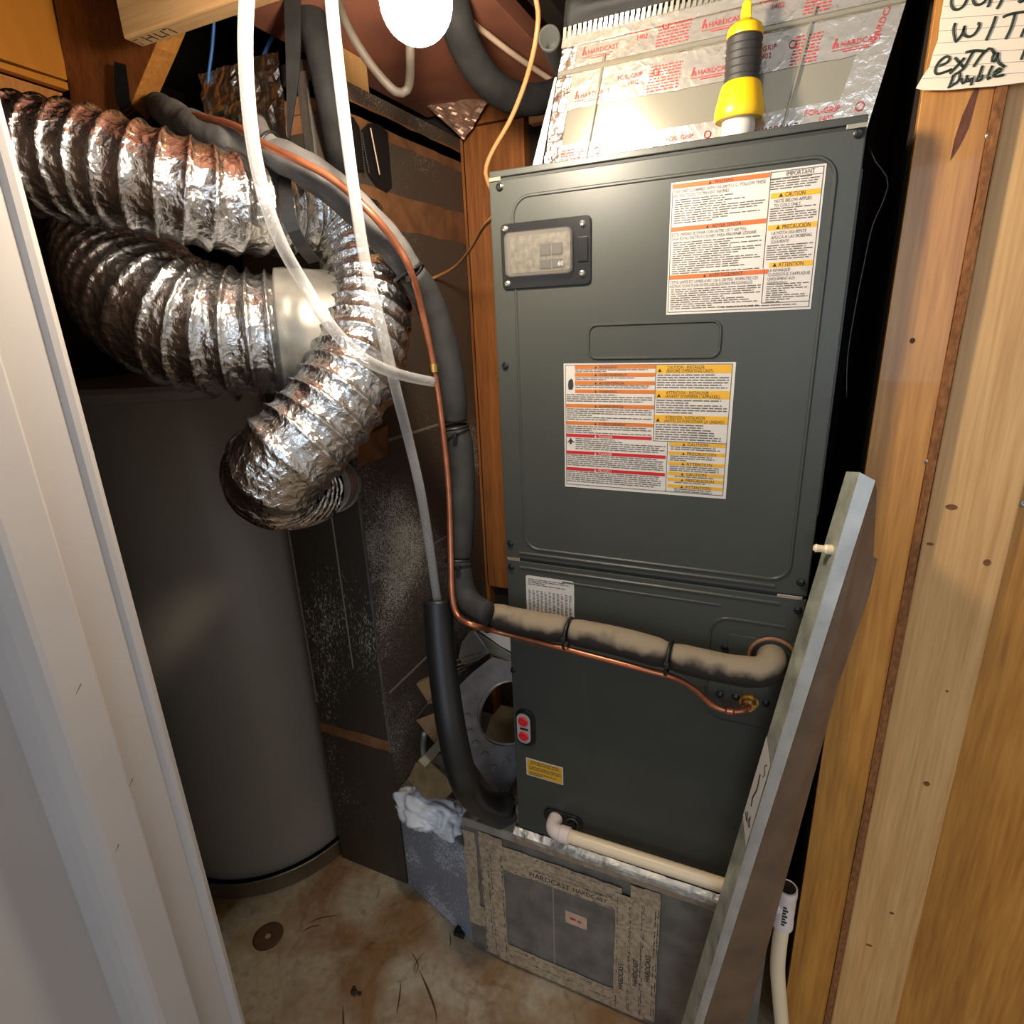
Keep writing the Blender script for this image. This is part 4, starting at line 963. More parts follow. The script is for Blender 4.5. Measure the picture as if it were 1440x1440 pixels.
for i, (u, v) in enumerate(((0.955, 0.30), (0.958, 0.55))): text('HARDCAST', 0.011, sup(u, v, -0.0032), 'red_ink', sp_, right=(0.35, 0, 1), up=(-1, 0, 0.35))
for u, v in ((0.32, vs+0.115), (0.52, vs+0.12), (0.55, vs-0.06)):
    lathe('rivet', [(0.004, 0), (0.003, 0.0018), (0.0001, 0.0024)], sup(u, v, -0.0016), 'galv_bright', sp_, seg=10, axis=(0, -1, 0))
prism('left_flange', [sup(0, 0, -0.002)+Vector((-0.024, 0, 0)), sup(0, 0, -0.002)+Vector((-0.004, 0, 0)), sup(0, 0.42, -0.002)+Vector((-0.002, 0, 0)), sup(0, 0.42, -0.002)+Vector((-0.006, 0, 0))], (0, 0.003, 0), 'galv', sp_)
# canvas connector with crimped metal edge
cc = empty('canvas_connector', sup(0.25, 1, -0.02), 'black canvas duct connector with a crimped metal edge above the plenum', 'duct connector')
vt = supv((-0.2946,1.088,2.0517)[2])
nx, nz = 40, 8; V = []; Fc = []
for j in range(nz+1):
    for i in range(nx+1):
        u = 0.0+i/nx; p = sup(u, vt+0.02+0.16*j/nz, -0.008)
        p.y -= 0.012*math.sin(math.pi*j/nz)+0.006*noise.noise((u*9, j*0.5, 1.0)); V.append(p)
for j in range(nz):
    for i in range(nx): Fc.append((j*(nx+1)+i, j*(nx+1)+i+1, (j+1)*(nx+1)+i+1, (j+1)*(nx+1)+i))
cf = link('canvas', V, Fc, 'canvas', cc, smooth=True); sm = cf.modifiers.new('thick', 'SOLIDIFY'); sm.thickness = 0.003
nt_ = 58
for i in range(nt_):
    u = (i+0.2)/nt_
    prism('crimp_tooth', [sup(u, vt-0.004, -0.012), sup(u+0.55/nt_, vt-0.004, -0.012), sup(u+0.55/nt_, vt+0.030, -0.016), sup(u, vt+0.030, -0.016)], (0, 0.003, 0), 'galv_bright', cc)
prism('crimp_strip', [sup(0, vt-0.04, -0.008), sup(1, vt-0.04, -0.008), sup(1, vt+0.02, -0.009), sup(0, vt+0.02, -0.009)], (0, 0.003, 0), 'tape_new', cc)
prism('upper_foil', [sup(-0.02, vt+0.165, -0.016), sup(1.02, vt+0.165, -0.016), sup(1.02, vt+0.36, -0.016), sup(-0.02, vt+0.36, -0.016)], (0, 0.004, 0), 'foil_tape', cc)

# ------------------------------------------------------------------ flashlight on top of the cabinet
fb = Vector(((-0.092,1.043,1.8804)[0], 1.043, HZ1+0.001))
ftop = Vector((-0.0909,1.043,2.0258)); fa = (ftop-fb); fl_ = fa.length; fa.normalize()
fl = empty('flashlight', fb, 'yellow and black flashlight standing lens down on the air handler', 'flashlight')
H = fl_
lathe('lens', [(0.021, 0.0), (0.023, 0.004), (0.023, 0.026), (0.022, 0.03)], fb, 'lens', fl, seg=32, axis=fa)
lathe('head', [(0.0325, 0.026), (0.0345, 0.030), (0.034, 0.040), (0.029, 0.062), (0.0265, 0.070), (0.0235, 0.073)], fb, 'yellow_plastic', fl, seg=32, axis=fa)
pr = [(0.0235, 0.072)]
h0, h1 = 0.072, H*0.76
for i in range(6):
    a = h0+(h1-h0)*i/6; b = h0+(h1-h0)*(i+1)/6
    pr += [(0.0238, a+0.001), (0.0245, a+0.006), (0.0243, b-0.004), (0.0232, b-0.001)]
lathe('grip', pr, fb, 'grip', fl, seg=32, axis=fa)
lathe('tail_cap', [(0.0236, h1), (0.0245, h1+0.004), (0.022, h1+0.012), (0.010, h1+0.020), (0.0001, h1+0.022)], fb, 'yellow_plastic', fl, seg=32, axis=fa)
hk = fb+fa*(h1+0.016)
loopn = Vector((1, 0, 0))
prism('hang_loop', [hk+Vector((-0.008, -0.005, 0)), hk+Vector((0.008, -0.005, 0)), hk+Vector((0.0062, -0.005, H-h1-0.026)), hk+Vector((0.0062, -0.005, H-h1-0.018)), hk+Vector((0.003, -0.005, H-h1-0.013)), hk+Vector((-0.003, -0.005, H-h1-0.013)), hk+Vector((-0.0062, -0.005, H-h1-0.018))], (0, 0.010, 0), 'yellow_plastic', fl, 0.002)

# ------------------------------------------------------------------ bulb with pull chain
bc = Vector((-0.3918,0.66,1.9482))
lb = empty('light_bulb', bc+Vector((0, 0, 0.15)), 'lit round light bulb hanging from the ceiling at the top', 'light bulb')
BR = 0.0385
prof = [(0.0001, -BR)]+[(BR*math.sin(math.radians(a)), -BR*math.cos(math.radians(a))) for a in range(10, 131, 10)]+[(0.024, 0.036), (0.019, 0.048), (0.0165, 0.058), (0.0165, 0.070)]
lathe('globe', prof, bc, 'bulb', lb, seg=40, split=False)
lathe('socket', [(0.020, 0.066), (0.026, 0.072), (0.028, 0.12), (0.050, 0.140), (0.054, 0.165)], bc, 'porcelain', lb, seg=32)
lathe('ceiling_box', [(0.056, 0.165), (0.056, 2.184-bc.z), (0.05, 2.1845-bc.z)], bc, 'galv', lb, seg=24)
tube('lamp_cable', [(-0.7934,1.0353,2.2337), (-0.7477,1.003,2.1494), (-0.728,0.9961,2.105), (-0.7058,1.0131,2.0593), (-0.6809,1.0348,2.0233), (-0.669,1.0491,2.0156), (-0.6571,1.0574,2.0235), (-0.6377,1.0376,2.04), (-0.6164,1.0089,2.062), (-0.6077,1.0087,2.1147)], 0.0078, 'greycable', None, seg=10,
     label='dusty grey cable looping down beneath the light bulb', cat='cable')
pc_ = empty('pull_chain', (-0.88,1.2204,2.0184), 'thin beaded pull chain against the black sheet', 'chain')
chain_pts = [(-0.87,1.1954,2.0193), (-0.87,1.1959,1.9441)]
for i in range(16):
    p = Vector(chain_pts[0]).lerp(Vector(chain_pts[1]), i/15)
    lathe('bead', [(0.0001, -0.0024), (0.0024, 0), (0.0001, 0.0024)], p, 'screw', pc_, seg=8)
tube('hanging_string', [(-0.868,1.2297,2.0322), (-0.868,1.2378,1.9932), (-0.868,1.2473,1.9446)], 0.0018, 'pale', None, seg=6, label='thin white string hanging over the black sheet', cat='string')
for i, (pts, lab) in enumerate((([(-0.888,1.2253,2.0287), (-0.888,1.2572,2.0511), (-0.888,1.2927,2.0581), (-0.888,1.3267,2.0489), (-0.888,1.3239,1.9364), (-0.888,1.3013,1.9223), (-0.888,1.2689,1.9275), (-0.888,1.2381,1.9483)], 'black rounded plastic sheet hanging on the duct side, right of the chain'),
                       ([(-0.886,1.1477,2.0185), (-0.886,1.1707,2.0433), (-0.886,1.1974,2.0485), (-0.886,1.2164,2.0345), (-0.886,1.2231,1.951), (-0.886,1.1972,1.9463), (-0.886,1.1619,1.9507)], 'black rounded plastic sheet behind the clear tube, left of the chain'))):
    prism('plastic_sheet', pts, (-0.008, 0, 0), 'black', None, 0.002, label=lab, cat='plastic sheet')

# ------------------------------------------------------------------ insulated refrigerant line set
ls = empty('insulated_pipe', (-0.718,0.8316,1.8599), 'black foam insulated pipe curving down and across into the air handler', 'pipe')
def foam_r(dent):
    def f(r, t, a, c):
        e = min(t, 1-t)*9
        return r*(0.90+0.10*min(1, e))+dent*noise.noise(c*28)+0.35*dent*noise.noise(c*90)
    return f
seg1 = [(-1.417,1.1551,2.1422), (-1.2087,0.9907,2.0621), (-1.0342,0.8722,1.9917), (-0.9048,0.8195,1.9369), (-0.8174,0.8125,1.902), (-0.7752,0.8164,1.8912)]
seg2 = [(-0.7721,0.8175,1.8899), (-0.7212,0.8208,1.8663), (-0.6669,0.8322,1.8281), (-0.6246,0.8577,1.7806), (-0.6017,0.8883,1.7394), (-0.5891,0.9063,1.709)]
seg3 = [(-0.5854,0.9063,1.7043), (-0.5812,0.9409,1.6663), (-0.5739,0.9679,1.603), (-0.5657,0.9787,1.5258), (-0.5658,0.9834,1.4423)]
seg4 = [(-0.563,0.9845,1.4257), (-0.5569,0.9818,1.3619), (-0.5527,0.961,1.2662), (-0.5529,0.94,1.1759)]
seg5 = [(-0.5522,0.9379,1.1691), (-0.5455,0.9255,1.126), (-0.525,0.9137,1.099), (-0.4942,0.9015,1.0901), (-0.473,0.8988,1.0875)]
seg6 = [(-0.4868,0.94,1.0613), (-0.4126,0.94,1.0576), (-0.329,0.94,1.0581)]
seg7 = [(-0.3205,0.94,1.0567), (-0.2286,0.94,1.054), (-0.141,0.94,1.0445)]
seg8 = [(-0.1335,0.94,1.0433), (-0.0657,0.94,1.0397), (-0.0139,0.942,1.039), (0.0158,0.948,1.0422), (0.0281,0.966,1.0479), (0.0286,0.995,1.0478)]
for sg, mt, d in ((seg1, 'foam_grey', 0.004), (seg2, 'foam_grey', 0.002), (seg3, 'foam', 0.0014), (seg4, 'foam', 0.001), (seg5, 'foam', 0.001), (seg6, 'foam_dusty', 0.0012), (seg7, 'foam_dusty', 0.0012), (seg8, 'foam_dusty', 0.0012)):
    tube('foam_sleeve', sg, 0.0262 if sg in (seg6, seg7, seg8) else 0.0255, mt, ls, seg=28, step=0.006, rfun=foam_r(d))
tube('inner_pipe', [seg4[-1], seg5[0]], 0.014, 'copper', ls, seg=10)
tube('foam_offcut', [(-0.812,0.8411,1.9424), (-0.7869,0.8201,1.9162), (-0.7566,0.8035,1.8957)], 0.015, 'foam_grey', ls, seg=14, rfun=foam_r(0.004))
cl = empty('copper_pipe', (-0.5926,0.816,1.7844), 'thin bare copper pipe tied along the foam insulated pipe', 'pipe')
tube('pipe_run', [(-1.3215,1.0701,2.1053), (-1.1009,0.9122,2.0277), (-0.9138,0.8119,1.9597), (-0.831,0.7943,1.9332), (-0.7849,0.785,1.9128), (-0.7436,0.778,1.8885), (-0.6865,0.7826,1.8604), (-0.6376,0.795,1.8322), (-0.5928,0.8166,1.7865), (-0.5779,0.855,1.7452), (-0.5659,0.8745,1.7036), (-0.5742,0.9117,1.6402), (-0.572,0.9312,1.5467), (-0.5639,0.9315,1.4404), (-0.5572,0.9259,1.3195), (-0.5472,0.8993,1.2001), (-0.5372,0.876,1.1224), (-0.5178,0.8618,1.0905), (-0.4792,0.854,1.0837)]
     + [(-0.4688,0.926,1.0352), (-0.3189,0.922,1.0273), (-0.1849,0.924,1.0165), (-0.129,0.93,1.0081), (-0.0931,0.945,0.9836), (-0.0618,0.955,0.9519), (-0.0349,0.958,0.9434), (-0.0091,0.962,0.946), (-0.0006,0.972,0.9503), (-0.0013,0.99,0.9468)], 0.0058, 'copper', cl, seg=12, step=0.009)
lathe('braze_joint', [(0.006, -0.008), (0.0082, -0.006), (0.0082, 0.006), (0.006, 0.008)], (-0.5708,0.9291,1.5457), 'brass', cl, seg=14, axis=Vector((-0.572,0.9312,1.5305))-Vector((-0.5718,0.9304,1.5604)))
lathe('brass_fitting', [(0.0175, 0.0), (0.0175, 0.004), (0.0155, 0.006), (0.013, 0.006), (0.013, 0.016), (0.010, 0.019), (0.0065, 0.019)], (-0.0004,0.9935,0.9478), 'brass', cl, seg=20, axis=(0, -1, 0))
lathe('braze_joint', [(0.0058, -0.008), (0.0078, -0.005), (0.0078, 0.005), (0.0058, 0.008)], (-0.0301,0.958,0.9447), 'copper', cl, seg=14, axis=(1, 0.1, 0))
def tie(a, b, R, lab, tail=None):
    """strap around both pipes: a, b are two points on the pipe axis"""
    a, b = Vector(a), Vector(b); ax = (b-a).normalized(); c = (a+b)/2
    e = empty('zip_tie', c, lab, 'zip tie', 'black zip ties on the pipes')
    dn_ = Vector((-0.1, -0.45, -0.85)) if abs(ax.z) < 0.8 else Vector((-0.55, -0.8, 0))
    dn_ = (dn_-ax*dn_.dot(ax)).normalized(); c = c+dn_*0.004; R = R-0.0035
    ring('strap', c, ax, R, 0.0014, 'black', e, seg=28, s2=6, squash=2.2)
    d = (Vector((0, 0, 1.622))-c).normalized(); d = (d-ax*d.dot(ax)); d.z -= 0.4; d.normalize()
    h = c+d*(R+0.003)
    box('tie_head', (h.x-0.004, h.y-0.004, h.z-0.005), (h.x+0.004, h.y+0.004, h.z+0.005), 'black', e, 0.001)
tie((-0.7728,0.8081,1.8969), (-0.7578,0.8117,1.8879), 0.0315, 'black zip tie on the foam pipe beside its grey offcut, above the foil duct')
tie((-0.5887,0.9022,1.7131), (-0.5827,0.9059,1.6996), 0.0315, 'black zip tie where the curving foam pipe leaves the foil duct')
tie((-0.564,0.98,1.4402), (-0.5625,0.9806,1.4236), 0.0315, 'black zip tie beside the brown back board, halfway down the upright foam pipe')
tie((-0.5509,0.9373,1.1818), (-0.5494,0.9322,1.1657), 0.0315, 'black zip tie at the foot of the upright foam pipe, above its bend')
tie((-0.4953,0.938,1.0623), (-0.4826,0.938,1.0614), 0.0345, 'black zip tie on the level foam pipe nearest its bend')
tie((-0.3297,0.938,1.0575), (-0.3184,0.938,1.0566), 0.0345, 'black zip tie on the level foam pipe just under the printed table sticker')
tie((-0.1419,0.938,1.0455), (-0.132,0.938,1.0448), 0.0345, 'black zip tie on the level foam pipe nearest the leaning metal channel')

# ------------------------------------------------------------------ clear tubes, drain sleeve
tube('clear_tube', [(-0.6086,0.6631,2.0566), (-0.6233,0.6581,1.9971), (-0.6291,0.6514,1.9535), (-0.6387,0.6524,1.904), (-0.642,0.6519,1.8424), (-0.6382,0.6548,1.7812), (-0.6363,0.6715,1.7285), (-0.6354,0.7017,1.6824), (-0.5916,0.691,1.6288), (-0.5662,0.7107,1.5863), (-0.5563,0.7527,1.5617), (-0.5675,0.8329,1.5413), (-0.5639,0.9094,1.524)], 0.0088, 'clear', None, seg=16, step=0.01, label='clear vinyl tube hanging from above and ending against the copper pipe', cat='tube')
tube('clear_tube', [(-0.5878,0.7823,2.1037), (-0.592,0.779,2.0355), (-0.593,0.779,1.9722), (-0.5949,0.7831,1.8894), (-0.5964,0.7885,1.8095), (-0.5916,0.7908,1.713), (-0.5736,0.7888,1.6199), (-0.5688,0.8036,1.5261), (-0.5865,0.853,1.4282), (-0.5874,0.8756,1.331), (-0.598,0.9036,1.229), (-0.6064,0.9242,1.1361), (-0.611,0.9362,1.0721), (-0.6053,0.9277,1.0411)], 0.0088, 'clear', None, seg=16, step=0.01, label='clear vinyl tube running straight down into the black foam sleeve', cat='tube')
tube('foam_drain_sleeve', [(-0.6104,0.936,1.0772), (-0.5973,0.9132,0.997), (-0.581,0.8904,0.9125), (-0.5607,0.8693,0.8278), (-0.5455,0.8634,0.7435), (-0.5344,0.8692,0.681), (-0.5447,0.93,0.5822), (-0.5388,0.985,0.5173), (-0.5168,1.025,0.4929)], 0.0305, 'black', None, seg=28, step=0.008, hollow=0.015, label='black foam drain sleeve with an open top left of the air handler', cat='pipe sleeve')

# ------------------------------------------------------------------ pvc drain
pd = empty('drain_pipe', (-0.1934,0.955,0.5475), 'cream PVC drain pipe along the foot of the air handler', 'pipe')
ex, ez = (-0.3767,0.965,0.5532)[0], 0.541
tube('elbow', [(ex, 0.988, ez), (ex, 0.972, ez), (ex+0.004, 0.960, ez), (ex+0.014, 0.953, ez), (ex+0.034, 0.952, ez)], 0.0165, 'pvc_fit', pd, seg=24, step=0.004)
lathe('elbow_hub', [(0.0165, 0), (0.0182, 0.002), (0.0182, 0.022), (0.0165, 0.023)], (ex+0.022, 0.952, ez), 'pvc_fit', pd, seg=28, axis=(1, 0, 0))
tx = 0.098
tube('pipe_run', [(ex+0.03, 0.952, ez), (-0.1, 0.952, ez+0.002), (tx-0.03, 0.952, ez+0.003)], 0.0145, 'pvc', pd, seg=24, step=0.03)
tc0 = Vector((tx, 0.952, ez+0.003))
lathe('tee_branch', [(0.0182, 0.0), (0.0182, 0.040), (0.0165, 0.040)], tc0+Vector((-0.004, 0, 0)), 'pvc_fit', pd, seg=28, axis=(-1, 0, 0))
lathe('tee_body', [(0.0150, 0.046), (0.0182, 0.046), (0.0190, 0.030), (0.0182, 0.028), (0.0182, -0.030), (0.0190, -0.032), (0.0190, -0.048), (0.0150, -0.048)], tc0, 'pvc_fit', pd, seg=28)
lathe('tee_bore', [(0.0150, 0.0465), (0.0140, 0.0462), (0.0140, 0.030), (0.0001, 0.030)], tc0, 'black', pd, seg=24, )
tube('tail_pipe', [tc0+Vector((0, 0, -0.040)), tc0+Vector((0.000, 0, -0.10)), tc0+Vector((0.003, -0.001, -0.17)), tc0+Vector((0.016, -0.004, -0.26)), tc0+Vector((0.03, -0.008, -0.36)), tc0+Vector((0.036, -0.010, -0.50)), tc0+Vector((0.036, -0.010, -0.541))], 0.0138, 'pvc', pd, seg=22, step=0.02)
quads('size_print', [(tx-0.004, tc0.z-0.03+0.007*i, tx+0.002+0.003*(i % 2), tc0.z-0.025+0.007*i) for i in range(7)], 'black_ink', pd, y=0.952-0.0186)

# ------------------------------------------------------------------ leaning sheet metal channel
def down(a, b):
    a, b = Vector(a), Vector(b); t = (a.z-0.0015)/(a.z-b.z); return a+(b-a)*t
Lt, Lb = Vector((0.1016,0.985,1.3862)), (-0.0635,0.835,0.2891)
At, Ab = Vector((0.1148,0.948,1.3952)), (-0.0381,0.798,0.3627)
Bt, Bb = Vector((0.1357,0.948,1.384)), (-0.0222,0.798,0.373)
Rl1, Rl2 = (0.1319,0.965,1.037), (0.0532,0.868,0.3134)
Lf, Af, Bf = down(Lt, Lb), down(At, Ab), down(Bt, Bb)
R0 = Vector(Rl1); Rf = down(Rl1, Rl2)
Rj = Vector((0.1572,0.985,1.1925)); Rk = Vector((0.1599,0.985,1.2519)); Rm = Vector((0.1527,0.978,1.2584)); Rn = Vector((0.1405,0.956,1.3674))
chn = empty('metal_channel', (Af+Bf)/2, 'long dented galvanised metal channel leaning across the right of the air handler', 'channel')
def sheet(name, pts, mat, t=0.0012):
    p = [Vector(q) for q in pts]; n = (p[1]-p[0]).cross(p[2]-p[0]).normalized()
    return prism(name, p, n*t, mat, chn)
sheet('left_web', [Lt, At, Af, Lf], 'galv_blotch')
sheet('front_lip', [At, Bt, Bf, Af], 'galv')
rb = [Bt, Rn, Rm, Rk, Rj, R0, Rf, Bf]
sheet('right_web', rb, 'galv_brown')
def onweb(s, t, off=0.0):
    n = (At-Lt).cross(Lf-Lt).normalized()
    if n.dot(Vector((0, 0, 1.622))-At) < 0: n = -n
    return (Lt+(Lf-Lt)*s).lerp(At+(Af-At)*s, t)+n*off
kk = (At.z-Vector(Ab).z)/(At.z-Af.z)
lb_pts = [onweb(0.44*kk, 0.02, 0.0016), onweb(0.468*kk, 0.95, 0.0016), onweb(0.62*kk, 0.95, 0.0016), onweb(0.595*kk, 0.03, 0.0016)]
ll = prism('paper_label', lb_pts, (lb_pts[1]-lb_pts[0]).cross(lb_pts[2]-lb_pts[0]).normalized()*0.0004, 'label', chn, label='cream handwritten paper label')
strokes = []
def pen(seq, r=0.0009, mat='ink', parent=None):
    return tube('pen_stroke', seq, r, mat, parent, seg=5, step=0.004)
pen([onweb(0.500*kk, 0.45, 0.0024), onweb(0.525*kk, 0.55, 0.0024), onweb(0.545*kk, 0.42, 0.0024), onweb(0.56*kk, 0.5, 0.0024)], 0.0012, 'black_ink', ll)
pen([onweb(0.474*kk, 0.74, 0.0024), onweb(0.480*kk, 0.62, 0.0024), onweb(0.490*kk, 0.8, 0.0024), onweb(0.497*kk, 0.7, 0.0024)], 0.0007, 'black_ink', ll)
pen([onweb(0.575*kk, 0.35, 0.0024), onweb(0.59*kk, 0.5, 0.0024), onweb(0.582*kk, 0.2, 0.0024)], 0.0008, 'black_ink', ll)
pen([onweb(0.574*kk, 0.66, 0.0024), onweb(0.59*kk, 0.84, 0.0024), onweb(0.586*kk, 0.62, 0.0024), onweb(0.574*kk, 0.68, 0.0024)], 0.0007, 'black_ink', ll)
cw = onweb(0.115*kk, 0.62, 0.004)
cx = (Vector((-1, -0.25, 0.1))).normalized()
lathe('cream_clip', [(0.0045, -0.012), (0.0075, -0.008), (0.0075, 0.004), (0.0055, 0.007), (0.0055, 0.014), (0.0065, 0.018), (0.004, 0.021)], cw, 'pvc', chn, seg=14, axis=cx, label='small cream plastic clip')

# ------------------------------------------------------------------ handwritten note on the right wall
NY = 1.0550
note_pts = [(0.1373,1.055,2.0293), (0.1428,1.055,1.9847), (0.1423,1.055,1.964), (0.1433,1.055,1.9426), (0.14,1.055,1.9295), (0.1385,1.055,1.9142), (0.1322,1.055,1.9043), (0.1268,1.055,1.8925), (0.1353,1.055,1.8887), (0.1624,1.055,1.8842), (0.1838,1.055,1.883), (0.2138,1.055,1.8803), (0.2637,1.055,1.8787), (0.2395,1.055,2.0059)]
nt = empty('paper_note', note_pts[9], 'torn ruled paper note with handwriting at the top right', 'note')
prism('paper_sheet', note_pts, (0, 0.0006, 0), 'paper', nt)
RL = [((0.1444,1.0547,1.9769), (0.2317,1.0547,1.9667)), ((0.143,1.0547,1.9646), (0.2342,1.0547,1.953)), ((0.1426,1.0547,1.9518), (0.2367,1.0547,1.9397)), ((0.1423,1.0547,1.9387), (0.2391,1.0547,1.9269)), ((0.1399,1.0547,1.9262), (0.2414,1.0547,1.9141)), ((0.1394,1.0547,1.9135), (0.2438,1.0547,1.9012)), ((0.1329,1.0547,1.9017), (0.246,1.0547,1.8892))]
for a, b in RL:
    a, b = Vector(a), Vector(b); h = Vector((0, 0, 0.0006))
    prism('ruled_line', [a, b, b+h, a+h], (0, 0.0001, 0), 'rule', nt)
HW = [
 [(0.1509,1.0543,1.9864), (0.1512,1.0543,1.979), (0.1541,1.0543,1.9733), (0.1591,1.0543,1.9711), (0.1643,1.0543,1.9731), (0.1677,1.0543,1.9801)],
 [(0.1733,1.0543,1.9798), (0.175,1.0543,1.9754), (0.1781,1.0543,1.9721), (0.1835,1.0543,1.9718), (0.187,1.0543,1.9747), (0.1869,1.0543,1.9779)],
 [(0.1924,1.0543,1.9758), (0.1916,1.0543,1.9715), (0.1905,1.0543,1.9672)],
 [(0.2042,1.0543,1.9752), (0.2027,1.0543,1.9683), (0.2001,1.0543,1.9635)],
 [(0.2207,1.0543,1.9677), (0.2232,1.0543,1.9657), (0.2265,1.0543,1.9665)],
 [(0.159,1.0543,1.957), (0.1582,1.0543,1.9507), (0.1606,1.0543,1.9418), (0.1626,1.0543,1.9369), (0.1652,1.0543,1.939), (0.1685,1.0543,1.9445), (0.1696,1.0543,1.9526), (0.1696,1.0543,1.9447), (0.1743,1.0543,1.9399), (0.1806,1.0543,1.9403), (0.1849,1.0543,1.9473), (0.1845,1.0543,1.9525), (0.1827,1.0543,1.9522)],
 [(0.2005,1.0543,1.9557), (0.1987,1.0543,1.9455), (0.1948,1.0543,1.932)],
 [(0.208,1.0543,1.9535), (0.2164,1.0543,1.9552), (0.2313,1.0543,1.9546)], [(0.22,1.0543,1.9547), (0.2183,1.0543,1.9399), (0.2149,1.0543,1.9295)], [(0.2323,1.0543,1.9371), (0.2303,1.0543,1.9289)],
 [(0.149,1.0543,1.9131), (0.1568,1.0543,1.9153), (0.1593,1.0543,1.9201), (0.1547,1.0543,1.9224), (0.1479,1.0543,1.9174), (0.145,1.0543,1.9091), (0.1479,1.0543,1.9045), (0.1555,1.0543,1.9051), (0.1633,1.0543,1.9069)],
 [(0.1646,1.0543,1.9194), (0.1703,1.0543,1.9129), (0.1754,1.0543,1.9075)], [(0.1751,1.0543,1.9171), (0.1689,1.0543,1.9102), (0.1618,1.0543,1.9025)],
 [(0.1752,1.0543,1.9229), (0.1844,1.0543,1.9233), (0.1967,1.0543,1.9204)], [(0.1834,1.0543,1.9229), (0.1795,1.0543,1.9136), (0.1762,1.0543,1.9056), (0.1711,1.0543,1.9024)],
 [(0.1946,1.0543,1.9194), (0.1906,1.0543,1.9135), (0.1864,1.0543,1.9057)], [(0.1943,1.0543,1.9185), (0.1995,1.0543,1.9227), (0.2036,1.0543,1.9201), (0.2056,1.0543,1.9164)],
 [(0.2072,1.0543,1.9171), (0.2048,1.0543,1.9128), (0.2052,1.0543,1.908), (0.2083,1.0543,1.9084), (0.2104,1.0543,1.9169), (0.2101,1.0543,1.9109), (0.2135,1.0543,1.9042), (0.2197,1.0543,1.8998)],
 [(0.2369,1.0543,1.9144), (0.2348,1.0543,1.9044)],
 [(0.1659,1.0543,1.8997), (0.165,1.0543,1.893), (0.1631,1.0543,1.8862)], [(0.1659,1.0543,1.8995), (0.1716,1.0543,1.9023), (0.1734,1.0543,1.8983), (0.1719,1.0543,1.8918), (0.1649,1.0543,1.8881)],
 [(0.1759,1.0543,1.895), (0.177,1.0543,1.8895), (0.1806,1.0543,1.8903), (0.1813,1.0543,1.8975)], [(0.1824,1.0543,1.8934), (0.1845,1.0543,1.8892), (0.1877,1.0543,1.8949), (0.187,1.0543,1.8854)],
 [(0.1959,1.0543,1.905), (0.1944,1.0543,1.8966), (0.1922,1.0543,1.8891), (0.1969,1.0543,1.89), (0.1984,1.0543,1.8936), (0.1948,1.0543,1.8942)],
 [(0.2062,1.0543,1.9031), (0.2041,1.0543,1.8959), (0.2031,1.0543,1.8896), (0.2068,1.0543,1.8907)],
 [(0.2099,1.0543,1.8938), (0.2168,1.0543,1.8961), (0.2149,1.0543,1.899), (0.2103,1.0543,1.8967), (0.2089,1.0543,1.8927), (0.2123,1.0543,1.8907), (0.2203,1.0543,1.891)],
]
for s in HW: tube('pen_stroke', s, 0.0015, 'ink', nt, seg=6, step=0.003)

# ------------------------------------------------------------------ cables, pipes and straps near the ceiling
tube('blue_cable', [(-1.0813,1.0652,2.267), (-1.1068,1.0699,2.2161), (-1.1242,1.0689,2.1712), (-1.1442,1.066,2.1245), (-1.1586,1.0692,2.0871), (-1.1537,1.0672,2.043)], 0.0034, 'blue', None, seg=8, label='thin blue cable hanging at the left end of the taped duct', cat='cable')
tube('blue_cable', [(-0.9937,1.169,2.2824), (-1.0009,1.1485,2.2346), (-1.0192,1.1196,2.1776), (-1.0373,1.0903,2.1193), (-1.0727,1.0828,2.0795), (-1.0995,1.0696,2.0446), (-1.1177,1.0629,2.0172)], 0.0042, 'blue', None, seg=8, label='thicker blue cable slanting down behind the clear tube', cat='cable')
def strap(name, pts, wid, th, mat, label, cat, wdir=None):
    sp, L = spline([p for p in pts], 0.012); C = [Vector(p[:3]) for p in sp]; V = []; Fc = []
    eye = Vector((0, 0, 1.622))
    for i, c in enumerate(C):
        t = (C[min(i+1, len(C)-1)]-C[max(i-1, 0)]).normalized(); w = t.cross(Vector((-0.42, 0.9, -0.1))).normalized(); n = w.cross(t)
        ww = sp[i][3] if len(sp[i]) > 3 else wid
        for a, b in ((-1, -1), (1, -1), (1, 1), (-1, 1)): V.append(c+w*a*ww/2+n*b*th/2)
    for i in range(len(C)-1):
        for j in range(4): Fc.append((i*4+j, i*4+(j+1) % 4, (i+1)*4+(j+1) % 4, (i+1)*4+j))
    k = (len(C)-1)*4; Fc += [(3, 2, 1, 0), (k, k+1, k+2, k+3)]
    return link(name, V, Fc, mat, None, label=label, cat=cat)
strap('hanging_strap', [(-0.8643,1.0317,2.2176)+(0.030,), (-0.863,1.0152,2.1379)+(0.028,), (-0.864,1.0015,2.0689)+(0.024,), (-0.8697,0.9898,2.0112)+(0.014,), (-0.8677,0.9702,1.9542)+(0.004,)], 0.02, 0.004, 'foam', 'black strap narrowing to a point, hanging between the clear tubes', 'strap')
strap('duct_strap', [(-0.7955,0.8816,1.905)+(0.018,), (-0.7417,0.8073,1.8386)+(0.020,), (-0.7294,0.7937,1.7851)+(0.021,), (-0.7287,0.811,1.7517)+(0.021,), (-0.7445,0.8538,1.73)+(0.021,)], 0.02, 0.003, 'black', 'black strap wrapped around the bend of the narrow foil duct', 'strap')
tube('foam_hose', [(-0.8908,1.0918,2.258), (-0.8725,1.0773,2.1942), (-0.8451,1.0601,2.1111), (-0.835,1.0608,2.0355), (-0.8536,1.0953,1.9619), (-0.8983,1.1644,1.9215)], 0.0265, 'foam', None, seg=20, step=0.015, label='fat black foam hose slanting down behind the right clear tube', cat='hose')
